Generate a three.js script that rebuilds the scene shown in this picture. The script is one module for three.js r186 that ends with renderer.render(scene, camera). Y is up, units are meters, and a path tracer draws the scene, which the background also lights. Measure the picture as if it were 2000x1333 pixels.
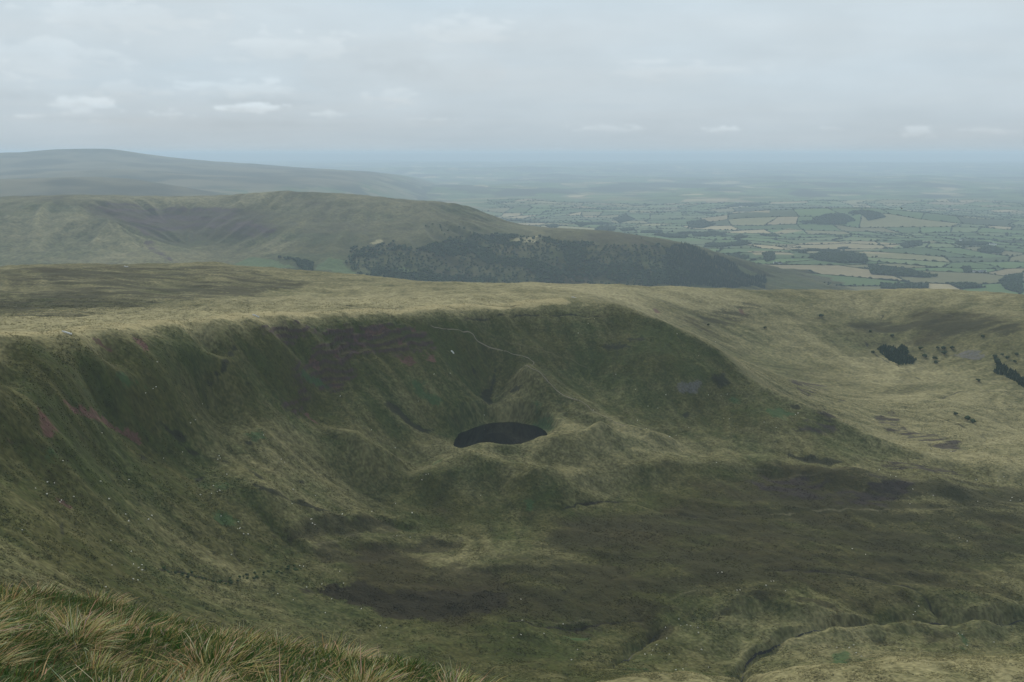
import * as THREE from 'three';
import { mergeGeometries, mergeVertices } from 'three/addons/utils/BufferGeometryUtils.js';

// ---------------------------------------------------------------- camera, sky, sun, exposure
const CAMERA_HEIGHT = 870;                       // metres above the sea; z runs away from the camera as -d
const camera = new THREE.PerspectiveCamera(37.51, 1024 / 682, 0.3, 120000);
camera.position.set(0, CAMERA_HEIGHT, 0);
camera.rotation.set(-0.18458, 0, 0);
const renderer = new THREE.WebGLRenderer();
renderer.toneMapping = THREE.LinearToneMapping;
renderer.toneMappingExposure = 1.0;
renderer.shadowMap.enabled = true;
const scene = new THREE.Scene();
const SUN = { azimuth: -10, elevation: 31, intensity: 3.7 };      // degrees, azimuth from straight ahead
{
  const a = SUN.azimuth * Math.PI / 180, e = SUN.elevation * Math.PI / 180;
  const sun = new THREE.DirectionalLight(new THREE.Color(1, 0.95, 0.87), SUN.intensity);
  sun.position.set(Math.sin(a) * Math.cos(e) * 4000, 500 + Math.sin(e) * 4000, -1200 - Math.cos(a) * Math.cos(e) * 4000);
  sun.target.position.set(0, 500, -1200);
  sun.castShadow = true; sun.shadow.radius = 20;
  Object.assign(sun.shadow.camera, { left: -2000, right: 2000, top: 2000, bottom: -2000, near: 10, far: 9000 });
  scene.add(sun, sun.target);
}
scene.fog = new THREE.FogExp2(new THREE.Color(0.7, 0.87, 1.0), 1 / 20500);

// ---------------------------------------------------------------- numbers: hash, noise, splines
const fl = Math.floor;
function hash(ix, iy, s) {
  let h = Math.imul(ix, 374761393) ^ Math.imul(iy, 668265263) ^ Math.imul(s, 1274126177);
  h = Math.imul(h ^ (h >>> 13), 1274126177); h = Math.imul(h ^ (h >>> 16), 2246822519);
  return ((h ^ (h >>> 15)) >>> 0) / 4294967296;
}
function vn(x, y, s) {                            // value noise, 0..1
  const ix = fl(x), iy = fl(y); let fx = x - ix, fy = y - iy;
  fx = fx * fx * (3 - 2 * fx); fy = fy * fy * (3 - 2 * fy);
  const a = hash(ix, iy, s), b = hash(ix + 1, iy, s), c = hash(ix, iy + 1, s), d = hash(ix + 1, iy + 1, s);
  return a + (b - a) * fx + (c - a) * fy + (a - b - c + d) * fx * fy;
}
function fbm(x, y, s, n = 4) {
  let v = 0, a = 0.5, t = 0;
  for (let k = 0; k < n; k++) { v += a * vn(x, y, s + k * 17); t += a; a *= 0.5; const q = x * 1.6 - y * 1.2; y = x * 1.2 + y * 1.6; x = q; }
  return v / t;
}
const clamp = (v, a = 0, b = 1) => v < a ? a : v > b ? b : v;
const ss = (a, b, v) => { const t = clamp((v - a) / (b - a)); return t * t * (3 - 2 * t); };
const mix = (a, b, t) => a + (b - a) * t;
function rng(seed) { let s = seed >>> 0; return () => { s = (s + 0x6D2B79F5) >>> 0; let t = Math.imul(s ^ (s >>> 15), 1 | s); t = (t + Math.imul(t ^ (t >>> 7), 61 | t)) ^ t; return ((t ^ (t >>> 14)) >>> 0) / 4294967296; }; }
function inside(px, py, P) {
  let r = false;
  for (let i = 0, j = P.length - 1; i < P.length; j = i++)
    if ((P[i][1] > py) !== (P[j][1] > py) && px < (P[j][0] - P[i][0]) * (py - P[i][1]) / (P[j][1] - P[i][1]) + P[i][0]) r = !r;
  return r;
}
function segDist(px, py, a, b) {
  const dx = b[0] - a[0], dy = b[1] - a[1], t = clamp(((px - a[0]) * dx + (py - a[1]) * dy) / (dx * dx + dy * dy + 1e-9));
  return Math.hypot(px - a[0] - dx * t, py - a[1] - dy * t);
}
function lineDist(px, py, P, closed) { let m = 1e9; for (let i = 0; i + 1 < P.length; i++) m = Math.min(m, segDist(px, py, P[i], P[i + 1])); if (closed) m = Math.min(m, segDist(px, py, P[P.length - 1], P[0])); return m; }
const bounds = (P, m) => [Math.min(...P.map(p => p[0])) - m, Math.max(...P.map(p => p[0])) + m, Math.min(...P.map(p => p[1])) - m, Math.max(...P.map(p => p[1])) + m];
function smoothLine(P, step) {                    // a flowing line through points
  const c = new THREE.CatmullRomCurve3(P.map(p => new THREE.Vector3(p[0], 0, p[1])), false, 'centripetal');
  return c.getSpacedPoints(Math.max(2, Math.ceil(c.getLength() / step))).map(p => [p.x, p.z]);
}

// ---------------------------------------------------------------- the survey: [east, distance, height] of points on the hills, and what grows where [east, distance, ...]
const CWM_POINTS = [[-408.4,560,749.6],[-403.8,580,747.6],[-397.9,600,745.8],[-390.7,620,744.1],[-382.3,640,742.6],[-382.4,670,740.5],[-381,700,738.8],[-378,730,737.4],[-373.7,760,733.3],[-367.9,790,729.4],[-360.5,820,725.5],[-351.6,850,721.8],[-342.5,883.3,717.4],[-331.6,916.7,713.1],[-319,950,708.9],[-304.7,975,706.1],[-289.1,1000,703.5],[-268.4,1040,699.6],[-250.8,1080,693.6],[-231.2,1120,687.6],[-196.6,1155,684.1],[-159.5,1190,680.6],[-125.3,1215,679.2],[-89.4,1240,677.8],[-46,1275,674.4],[0,1310,671.1],[41.1,1330,670.1],[83.4,1350,669.2],[139,1350,667.8],[139,1350,667.8],[178.9,1335,658.9],[203.7,1315,651.1],[234.5,1295,639.5],[263.6,1270,623.8],[279.6,1250,609.8],[295.1,1230,597],[314.9,1205,587],[346.3,1180,575.1],[377.2,1158,565],[406.7,1135,552.5],[423.9,1123.5,547.2],[440.6,1112,542],[465,1098.5,536.9],[488.7,1085,532],[512.4,1073.3,529.3],[535.6,1061.7,526.8],[558.1,1050,524.4],[580.9,1040,523.3],[603.1,1030,522.4],[624.9,1020,521.5],[646.1,1010,520.7],[-170,1090,647.2],[-161.9,1030,615.4],[-152,960,591],[-120.8,950,573],[-195.8,1040,624.1],[-89.7,1150,634.9],[-86,1095,599.3],[-84.1,1065,575],[-119.3,1030,587.5],[-31.6,1215,621.6],[-30.5,1165,582],[-32.5,1255,646.6],[32.2,1240,629.7],[33.2,1285,648],[98.1,1260,625.8],[95.1,1215,595.7],[135.4,1310,643.7],[160.5,1235,617.5],[18.4,1172,604.2],[36.3,1155,593.8],[76.6,1122,580.5],[114.8,1090,566.3],[158,1068,554.9],[79.5,1168,587.6],[122.1,1165,582],[144,1200,599.1],[192.1,1232,618.2],[185.9,1185,589.8],[177.2,1122,562.3],[253.4,1215,602.2],[247.3,1180,578.3],[237.1,1125,555.3],[296.1,1125,561.5],[280.9,1060,538.6],[358.8,1095,545.8],[384.7,1035,535],[461.3,1020,528.6],[223,1052,541.1],[-53.9,1020,569.1],[-80.3,1012,563.7],[-10.8,1023,566],[32.6,1030,569.5],[82.9,1048,571.2],[120,1058,567.1],[53.2,1005,566.9],[0,990,560.5],[107,1010,559.8],[162.2,1020,551.2],[-35.9,967,561.8],[-66.6,965,557.7],[0,962,555.5],[-34.5,925,549],[-74.7,935,551.8],[24.9,935,549.2],[-52.7,995,560.1],[-109.7,985,559.4],[-96.5,955,550.3],[-89.5,905,541.8],[-83.2,860,533.9],[0,905,536.7],[102.4,960,538],[148.5,925,529.3],[262.6,985,529.3],[239.1,890,522.1],[426.5,1000,524.1],[387.2,900,513.1],[524.5,980,509.1],[459.4,850,508.7],[600.2,930,501.2],[131.3,810,525.7],[120.4,735,515],[0,790,534.2],[0,708,528],[0,655,522.7],[-124.9,770,542.7],[-116.1,710,535.4],[-161.6,790,552.2],[-147.6,715,545.5],[242.4,740,512.6],[260.2,800,516.1],[373.4,760,502.9],[166.9,672,501.7],[111.1,672,509.7],[36,652,516.6],[273.7,712,501],[380.2,728,488.4],[-52.8,640,530.7],[-108.6,660,531.8],[511,780,493.3],[41.5,500,585.5],[55.3,500,591.2],[112.7,510,587.7],[172.1,520,586.9],[233.6,530,585.5],[297.3,540,582.7],[359.9,545,581.1],[71.9,430,611],[143.7,430,611],[220.6,440,604.9],[300.8,450,598.9],[0,470,586.9],[-371.7,715,723.8],[-360.8,690,706.9],[-328,620,683],[-297,555,665.6],[-264.9,490,661.7],[-355.5,560,701.1],[-314.7,490,689.5],[-273.8,420,679.4],[-341.7,820,693.7],[-325.4,775,670.1],[-301,710,648.1],[-276.2,645,632.5],[-253,585,621.3],[-297.9,955,674.8],[-283.4,900,637.8],[-262.3,825,612.1],[-240.8,750,593.8],[-223.1,688,577.6],[-211.9,650,575],[-295.4,800,641.9],[-272.2,730,621.6],[-220.4,1060,653.3],[-207.9,990,614.6],[-191.9,905,587.1],[-174.5,815,569.9],[-205.8,805,596.1],[-225.3,890,616.2],[-255.7,980,648.8],[-239.7,1050,666.5],[-146.9,920,562],[-135.8,845,554],[-117.7,920,551.8],[-234.7,430,662.3],[-214,560,599.5],[-136.1,620,552.3],[-185.3,480,609.8],[-119.6,540,564.3],[-193.7,350,673.4],[-32.4,585,538.9],[0,250,704],[-123.8,220,723.9],[168.9,300,670.8],[-67.5,240,710.7],[76,270,690.7],[-181.1,250,719.4],[-454.9,880,718],[-527.8,850,718.7],[-391.2,1010,701.3],[-306.8,1190,681.2],[-592.9,1150,688.2],[-744.6,1450,672.4],[-869,1700,681.2],[-893.5,1450,672.4],[-1043.1,1700,677.7],[-468.7,1300,671.2],[-556.6,1550,666.8],[-643.8,1800,673.8],[-538.7,1850,670.3],[-764.5,1760,677.3],[-378.6,1850,656],[-308.4,1500,657.8],[-246.4,1850,643.6],[-142.3,1850,633.2],[-111.8,1450,661.1],[-48.2,1880,627.4],[48.7,1900,624.8],[148.5,1930,620.9],[123.3,1600,647.8],[228.9,1940,616.6],[301.7,1960,610],[376.1,1980,603.2],[462.2,2000,596.4],[547.2,2010,592.9],[622.6,2020,591.5],[739.5,2000,597.4],[843.7,1980,602.2],[901.6,1950,599.2],[976.9,1900,598.2],[1100.7,1860,595.3],[271.9,1760,602.7],[357.7,1730,571.1],[489.2,1900,581.5],[438.5,1690,542.4],[430.5,1500,531.4],[374.3,1600,542.9],[679,1880,564.9],[624.7,1720,536.6],[541.7,1480,520.1],[773.3,1760,565.9],[724.7,1640,534.7],[606.8,1360,519.1],[853.7,1650,576.3],[782.8,1500,531.4],[664.6,1260,510.7],[474.7,1290,526.7],[926.7,1550,553.1],[758.2,1250,513.5],[-2200,2500,470],[-2200,2900,360],[-2200,3400,260],[-1900,2500,470],[-1900,2900,360],[-1900,3400,260],[-1600,2500,470],[-1600,2900,360],[-1600,3400,260],[-1300,2500,470],[-1300,2900,360],[-1300,3400,260],[-1000,2500,470],[-1000,2900,360],[-1000,3400,260],[-700,2500,470],[-700,2900,360],[-700,3400,260],[-400,2500,470],[-400,2900,360],[-400,3400,260],[-100,2500,470],[-100,2900,360],[-100,3400,260],[200,2500,470],[200,2900,360],[200,3400,260],[500,2500,470],[500,2900,360],[500,3400,260],[800,2500,470],[800,2900,360],[800,3400,260],[1100,2500,470],[1100,2900,360],[1100,3400,260],[1400,2500,470],[1400,2900,360],[1400,3400,260],[1700,2500,470],[1700,2900,360],[1700,3400,260],[2000,2500,470],[2000,2900,360],[2000,3400,260],[2300,2500,470],[2300,2900,360],[2300,3400,260],[-1300,900,560],[-1300,1300,560],[-1300,1800,560],[-1700,900,560],[-1700,1300,560],[-1700,1800,560],[1400,700,500],[1400,1000,500],[1400,1400,500],[1800,700,500],[1800,1000,500],[1800,1400,500],[-160,120,763.6],[-80,120,783.6],[0,120,783.6],[80,120,783.6],[160,120,763.6],[-396.7,557.4,742.1],[-393.2,573.1,740.5],[-388.9,588.5,739],[-383.9,604,737.6],[-378,619.5,736.3],[-370.4,638.3,735.1],[-370.4,669.7,733],[-369,699.1,731.3],[-366.1,728.6,729.9],[-361.9,758,725.8],[-356.2,787.4,721.9],[-348.9,816.9,718],[-340.1,846.7,714.3],[-331,879.9,709.9],[-320.3,912.7,705.6],[-308.1,945,701.4],[-294.4,968.8,698.6],[-278.7,994.1,696],[-257.5,1034.8,692.1],[-239.9,1074.9,686.1],[-221.2,1113.3,680.1],[-199.9,1134.9,677.7],[-176.2,1158,675.4],[-152,1180.7,673.1],[-118.3,1205.2,671.7],[-82.3,1230.4,670.3],[-53.3,1254,668],[-23.6,1277.2,665.8],[7.2,1300.4,663.6],[-369.3,551.3,720.6],[-366,566.3,719],[-362.1,580.5,717.5],[-357.5,594.7,716.1],[-352,609,714.8],[-342.7,634.2,713.6],[-342.4,669.1,711.5],[-341.1,697.1,709.8],[-338.3,725.2,708.4],[-334.3,753.4,704.3],[-328.8,781.4,700.4],[-321.9,809.5,696.5],[-313.1,839,692.8],[-304.2,871.8,688.4],[-293.9,903.4,684.1],[-282.7,933.2,679.9],[-270.3,954.5,677.1],[-254.2,980.5,674.5],[-232.3,1022.7,670.6],[-214.5,1063.1,664.6],[-197.9,1097.8,658.6],[-180.1,1115.1,656.2],[-156.9,1137.7,653.9],[-134.3,1159,651.6],[-102,1182.4,650.2],[-65.5,1208,648.8],[-35.8,1232.1,646.5],[-6.6,1254.9,644.3],[24.1,1278.1,642.1],[-422,563,749],[-418.4,579.4,747.4],[-413.8,596,745.9],[-408.4,612.6,744.5],[-402.1,629.2,743.2],[-396.1,642,742],[-396.4,670.3,739.9],[-394.9,701,738.2],[-391.9,731.7,736.8],[-387.5,762.3,732.7],[-381.6,793,728.8],[-374,823.7,724.9],[-365.1,853.8,721.2],[-355.9,887.4,716.8],[-344.8,921.3,712.5],[-331.7,955.9,708.3],[-316.7,982.2,705.5],[-301.4,1006.8,702.9],[-281,1046.1,699],[-263.5,1085.9,693],[-242.8,1127.8,687],[-218.3,1153.2,684.6],[-194.2,1176.8,682.3],[-168.4,1200.9,680],[-133.4,1226.4,678.6],[-97.8,1251.2,677.2],[-69.5,1274.3,674.9],[-39.5,1297.8,672.7],[-8.4,1321.2,670.5],[170.1,1324.1,652.4],[195.5,1303.6,644.6],[226.1,1283.8,633],[253.7,1260.1,617.3],[268.6,1241.3,603.3],[284.1,1221.4,590.5],[305.2,1195,580.5],[337.9,1168.8,568.6],[368.8,1146.8,558.5],[398.4,1123.7,546],[416,1111.9,540.7],[433.4,1100,535.5],[458.1,1086.3,530.4],[482.1,1072.6,525.5],[506.2,1060.8,522.8],[529.2,1049.2,520.3],[552.1,1037.4,517.9],[575.2,1027.2,516.8],[597.3,1017.3,515.9],[619,1007.3,515],[640.2,997.3,514.2],[187.7,1345.9,652.9],[211.9,1326.4,645.1],[242.9,1306.2,633.5],[273.5,1279.9,617.8],[290.6,1258.7,603.8],[306.1,1238.6,591],[324.7,1215,581],[354.8,1191.2,569.1],[385.6,1169.2,559],[415,1146.3,546.5],[431.7,1135.1,541.2],[447.9,1124,536],[471.9,1110.7,530.9],[495.6,1097.2,526],[216.7,1381.7,629.9],[238.7,1363.7,622.1],[270.6,1343,610.5],[306,1312.5,594.8],[326.8,1287.1,580.8],[342.3,1267,568],[356.8,1248,558],[382.5,1227.9,546.1],[413.1,1206.1,536],[443.6,1182.3,523.5]];
const HILL_POINTS = [[-3222,4900,607],[-3051,4925,612],[-2878,4950,617],[-2703,4975,622],[-2527,5000,627],[-2321,5050,639],[-2107,5150,632],[-2002,5250,626],[-1892,5350,620],[-1666,5500,633],[-1469,5600,648],[-1254,5650,660],[-1026,5650,651],[-798,5650,635],[-622,5600,620],[-449,5560,610],[-335,5520,604],[-193,5450,558],[-82,5400,520],[0,5350,502],[264,5200,489],[468,5120,479],[642,5050,459],[828,4930,423],[1020,4750,345],[1192,4650,284],[1417,4600,253],[-2359,4650,545],[-2168,4250,444],[-2078,4650,522],[-1887,4200,427],[-1878,4750,562],[-1730,4600,502],[-1570,4400,451],[-1400,4150,411],[-1757,4480,466],[-1836,5180,561],[-1655,5020,520],[-1513,5150,549],[-1339,5080,541],[-1490,4720,445],[-1280,4480,421],[-1619,4750,466],[-1494,4900,491],[-1287,5300,580],[-1084,4850,507],[-1033,4400,429],[-921,5050,543],[-828,4650,475],[-782,4250,400],[-614,5050,543],[-562,4600,456],[-352,4950,524],[-321,4500,419],[-99,4850,458],[-91,4450,378],[147,4800,438],[135,4400,361],[384,4700,399],[365,4450,332],[665,4650,380],[876,4500,326],[-608,3950,352],[0,4150,315],[655,4250,291],[-1417,3950,383],[-1998,3900,389],[-3600,3300,150],[-3000,3300,150],[-2400,3300,150],[-1800,3300,150],[-1200,3300,150],[-600,3300,150],[0,3300,150],[600,3300,150],[1200,3300,150],[1800,3300,150],[2400,3300,150],[3000,3300,150],[-3600,6900,420],[-3600,8000,270],[-3000,6900,420],[-3000,8000,270],[-2400,6900,420],[-2400,8000,270],[-1800,6900,420],[-1800,8000,270],[-1200,6900,130],[-1200,8000,100],[-600,6900,130],[-600,8000,100],[0,6900,130],[0,8000,100],[600,6900,130],[600,8000,100],[1200,6900,130],[1200,8000,100],[1800,6900,130],[1800,8000,100],[2400,6900,130],[2400,8000,100],[3000,6900,130],[3000,8000,100],[2250,3700,140],[2700,3700,110],[3300,3700,100],[-3400,3700,600],[2250,4500,140],[2700,4500,110],[3300,4500,100],[-3400,4500,600],[2250,5200,140],[2700,5200,110],[3300,5200,100],[-3400,5200,600],[2000,5900,140],[2700,5900,110],[3300,5900,100],[-3400,5900,600]];
const MOUNTAIN_POINTS = [[-5886,9000,647],[-4526,9000,665],[-4073,9000,670],[-3621,9000,661],[-3154,8950,618],[-2663,8800,530],[-2197,8700,473],[-3935,7800,561],[-3149,7800,541],[-2561,7800,514],[-11918,17000,870],[-9786,17000,903],[-8512,17000,887],[-7865,16800,882],[-7349,16500,927],[-6770,16500,939],[-6361,16400,918],[-6083,16300,846],[-5684,16200,782],[-5136,16000,728],[-4362,15800,675],[-3115,15500,610],[-1886,15000,529],[-745,14800,460],[-7024,14000,732],[-5620,14000,718],[-3981,13200,609],[-2576,12800,541],[-4823,12000,663],[-3473,11500,557],[-14000,24000,330],[-12000,24000,330],[-10000,24000,330],[-8000,24000,330],[-6000,24000,330],[-4000,24000,330],[-2000,24000,330],[0,24000,330],[2000,24000,330],[4000,24000,330],[-9000,10800,480],[-7500,10800,480],[-6000,10800,480],[-4500,10800,480],[-3000,10800,480],[-1500,10800,300],[0,10800,300],[1500,10800,300],[3000,10800,300],[3000,9000,280],[3000,13000,280],[3000,17000,280]];
const LAKE_SHORE = [[-61.5,1029.6],[-61.7,1052.9],[-58.4,1075.1],[-50.6,1091.9],[-40.8,1106.9],[-29.5,1120.2],[-8.9,1126.9],[11.8,1122.4],[29.1,1104.8],[38.8,1081.4],[34.6,1058.9],[21.9,1037.3],[0,1022.1],[-32.4,1022.1],[-51.2,1018.3]];
const ZONES = [[-342.8,731.3,0.05,0.7,0],[-308.8,846.8,0.1,0.5,0],[-276.6,969.3,0.3,0.5,0],[-316.4,666.5,0.1,0.6,0],[-289.9,601.8,0.25,0.4,0.25],[-286.5,772.2,0.2,0.55,0.25],[-252,669.4,0.35,0.4,0.15],[-244.4,838.3,0.35,0.4,0.15],[-194.7,920,0.45,0.35,0],[-180.3,845.4,0.45,0.35,0.1],[-228.7,996.1,0.1,0.4,0],[-183.9,1107.3,0.05,0.3,0],[-120,1156.6,0.1,0.35,0],[-138,1053.8,0.3,0.6,0],[-87,1108.7,0.3,0.6,0],[-62.3,1200.2,0.1,0.35,0],[0,1252.3,0.2,0.45,0],[100.8,1300.2,0.25,0.5,0],[197.4,1269.2,0.1,0.4,0],[257.1,1234,0.05,0.3,0],[127.7,1225.6,0.2,0.5,0],[183.8,1169.3,0.15,0.5,0],[93.1,1187.6,0.2,0.5,0],[274.5,1162.2,0.15,0.5,0],[290.1,1098.8,0.35,0.4,0],[357.2,1129.8,0.25,0.4,0],[0,1121.4,0.3,0.5,0],[-52.6,991.8,0.5,0.4,0.05],[52.8,997.5,0.4,0.4,0],[138.3,1046.7,0.45,0.4,0],[-25.1,944,0.4,0.5,0.1],[-72.7,905.9,0.15,0.6,0.4],[0,904.5,0.25,0.45,0.45],[76.4,956.6,0.5,0.4,0.15],[156.7,982,0.3,0.35,0.45],[92.5,859.5,0.12,0.3,0.8],[199.1,929.9,0.15,0.3,0.8],[316.8,990.4,0.2,0.2,0.8],[422.2,989,0.3,0.3,0.6],[509,1065.1,0.3,0.3,0.55],[475.6,932.7,0.25,0.3,0.62],[223.1,825.7,0.15,0.3,0.75],[317.7,839.7,0.18,0.3,0.7],[-42.9,793.3,0.55,0.35,0.2],[21.3,786.2,0.45,0.35,0.3],[-103.2,762.3,0.1,0.3,0.9],[-59,721.5,0.1,0.25,0.9],[0,724.3,0.1,0.3,0.9],[81.1,744,0.15,0.3,0.8],[206.1,756.7,0.25,0.35,0.55],[298.7,784.8,0.22,0.3,0.6],[397.1,813,0.28,0.35,0.5],[-152,738.4,0.3,0.6,0.1],[-165.8,676.4,0.3,0.6,0.15],[-204.6,686.3,0.4,0.5,0.1],[-74.8,683.4,0.3,0.6,0.2],[0,683.4,0.3,0.6,0.2],[76.9,701.8,0.35,0.5,0.25],[157.3,717.2,0.4,0.5,0.15],[230.8,700.3,0.5,0.45,0.1],[317.3,722.9,0.45,0.45,0.15],[389.2,748.2,0.4,0.45,0.2],[137.9,499,0.55,0.35,0.2],[253.5,510.2,0.55,0.35,0.25],[-369.4,793.3,0.95,0.1,0],[-302.3,974.9,0.95,0.1,0],[-192,1242.5,0.8,0.2,0.1],[0,1388.9,0.8,0.2,0.15],[135.5,1759.3,0.75,0.25,0.1],[-588.9,1270.6,0.25,0.3,0.6],[-556.4,1549.5,0.4,0.3,0.5],[-405,1579,0.55,0.3,0.3],[-678.5,1657.9,0.4,0.25,0.6],[0,1305.8,0.7,0.3,0.1],[103.9,1345.3,0.6,0.4,0.1],[388.4,1887.4,0.7,0.2,0.2],[701,1946.6,0.62,0.2,0.25],[896.5,1832.5,0.6,0.2,0.3],[357.9,1731.1,0.35,0.35,0.5],[526.8,1856.4,0.5,0.3,0.4],[648.9,1791.7,0.35,0.3,0.5],[773.6,1760.7,0.3,0.25,0.7],[785.4,1590.3,0.4,0.3,0.45],[532.8,1711.4,0.48,0.3,0.2],[586.5,1608.6,0.6,0.3,0.1],[657.4,1479,0.6,0.3,0.1],[627.5,1252.3,0.7,0.2,0],[489.1,1331.2,0.62,0.2,0.1],[472,1650.8,0.45,0.35,0.2],[-379.1,553.5,0.12,0.6,0],[-375.7,568.8,0.12,0.6,0],[-371.7,583.4,0.12,0.6,0],[-366.9,598,0.12,0.6,0],[-361.3,612.8,0.12,0.6,0],[-352.6,635.6,0.12,0.6,0],[-352.4,669.3,0.12,0.6,0],[-351,697.8,0.12,0.6,0],[-348.2,726.4,0.12,0.6,0],[-344.1,755,0.12,0.6,0],[-338.6,783.6,0.12,0.6,0],[-331.6,812.1,0.12,0.6,0],[-322.8,841.8,0.12,0.6,0],[-313.7,874.7,0.12,0.6,0],[-303.3,906.7,0.12,0.6,0],[-291.8,937.4,0.12,0.6,0],[-278.9,959.6,0.12,0.6,0],[-263,985.4,0.12,0.6,0],[-241.3,1027,0.14,0.55,0],[-223.6,1067.4,0.14,0.55,0],[-206.2,1103.3,0.14,0.55,0],[-187.2,1122.1,0.14,0.55,0],[-163.8,1145,0.14,0.55,0],[-140.6,1166.7,0.14,0.55,0],[-107.8,1190.6,0.14,0.55,0],[-71.5,1216,0.14,0.55,0],[-42,1239.9,0.14,0.55,0],[-12.7,1262.9,0.14,0.55,0],[18.1,1286.1,0.14,0.55,0],[-424,563.5,0.97,0.1,0.05],[-420.3,579.9,0.97,0.1,0.05],[-415.7,596.6,0.97,0.1,0.05],[-410.3,613.3,0.97,0.1,0.05],[-404,630,0.97,0.1,0.05],[-398.1,642.3,0.97,0.1,0.05],[-398.4,670.4,0.97,0.1,0.05],[-396.9,701.2,0.97,0.1,0.05],[-393.8,731.9,0.97,0.1,0.05],[-389.5,762.7,0.97,0.1,0.05],[-383.5,793.4,0.97,0.1,0.05],[-376,824.2,0.97,0.1,0.05],[-367,854.4,0.97,0.1,0.05],[-357.8,887.9,0.97,0.1,0.05],[-346.7,922,0.97,0.1,0.05],[-333.5,956.7,0.97,0.1,0.05],[-318.4,983.2,0.97,0.1,0.05],[-303.1,1007.8,0.97,0.1,0.05],[-282.8,1046.9,0.97,0.1,0.05],[-265.3,1086.7,0.97,0.1,0.05],[-244.5,1128.9,0.97,0.1,0.05],[-219.7,1154.6,0.97,0.1,0.05],[-195.6,1178.2,0.97,0.1,0.05],[-169.7,1202.4,0.97,0.1,0.05],[-134.5,1228,0.97,0.1,0.05],[-99,1252.8,0.97,0.1,0.05],[-70.7,1275.8,0.97,0.1,0.05],[-40.7,1299.4,0.97,0.1,0.05],[-9.6,1322.8,0.97,0.1,0.05],[-452.3,569.8,0.9,0.15,0.1],[-448.5,586.9,0.9,0.15,0.1],[-443.5,604.9,0.9,0.15,0.1],[-437.6,622.9,0.9,0.15,0.1],[-430.9,640.8,0.9,0.15,0.1],[-426.8,646.5,0.9,0.15,0.1],[-427.4,671,0.9,0.15,0.1],[-425.8,703.3,0.9,0.15,0.1],[-422.6,735.4,0.9,0.15,0.1],[-418.1,767.5,0.9,0.15,0.1],[-411.8,799.7,0.9,0.15,0.1],[-403.9,831.8,0.9,0.15,0.1],[-394.9,862.3,0.9,0.15,0.1],[-385.6,896.3,0.9,0.15,0.1],[-374.1,931.6,0.9,0.15,0.1],[-359.9,968.9,0.9,0.15,0.1],[-343.3,998.1,0.9,0.15,0.1],[-328.4,1021.9,0.9,0.15,0.1],[-308.9,1059.5,0.9,0.15,0.1],[-291.6,1099,0.9,0.15,0.1],[-268.6,1145,0.9,0.15,0.1],[-240.2,1175.1,0.9,0.15,0.1],[-215.6,1199.2,0.9,0.15,0.1],[-188,1224.9,0.9,0.15,0.1],[-151.4,1251.6,0.9,0.15,0.1],[-116.4,1276,0.9,0.15,0.1],[-88.8,1298.5,0.9,0.15,0.1],[-58.3,1322.4,0.9,0.15,0.1],[-27.1,1345.9,0.9,0.15,0.1],[163.9,1316.3,0.14,0.5,0],[189.7,1295.5,0.16,0.5,0],[220.1,1275.8,0.18,0.5,0],[246.6,1253,0.21,0.5,0],[260.8,1235.2,0.23,0.5,0],[276.2,1215.2,0.25,0.5,0],[298.2,1187.8,0.27,0.5,0],[331.9,1160.8,0.3,0.5,0],[362.9,1138.8,0.32,0.5,0],[392.4,1115.7,0.34,0.5,0],[410.4,1103.6,0.36,0.5,0],[428.2,1091.5,0.38,0.5,0],[453.2,1077.6,0.41,0.5,0],[477.4,1063.8,0.43,0.5,0],[501.7,1051.8,0.45,0.5,0],[524.6,1040.3,0.45,0.5,0],[547.8,1028.3,0.45,0.5,0],[571.1,1018.1,0.45,0.5,0],[593.2,1008.2,0.45,0.5,0],[614.8,998.2,0.45,0.5,0],[635.9,988.3,0.45,0.5,0],[194,1353.7,0.72,0.3,0.1],[217.7,1334.5,0.72,0.3,0.1],[248.9,1314.2,0.72,0.3,0.1],[280.5,1287,0.72,0.3,0.1],[298.5,1264.8,0.72,0.3,0.1],[314,1244.8,0.72,0.3,0.1],[331.7,1222.2,0.72,0.3,0.1],[360.8,1199.2,0.72,0.3,0.1],[391.6,1177.2,0.72,0.3,0.1],[421,1154.3,0.72,0.3,0.1],[437.3,1143.4,0.72,0.3,0.1],[453.1,1132.5,0.72,0.3,0.1],[476.8,1119.4,0.72,0.3,0.1],[499.9,1106.2,0.72,0.3,0.1],[523.1,1094.8,0.72,0.3,0.1],[546.5,1083,0.72,0.3,0.1],[568.5,1071.7,0.72,0.3,0.1],[590.6,1061.9,0.72,0.3,0.1],[613.1,1051.8,0.72,0.3,0.1],[635,1041.8,0.72,0.3,0.1],[656.3,1031.7,0.72,0.3,0.1]];
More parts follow.
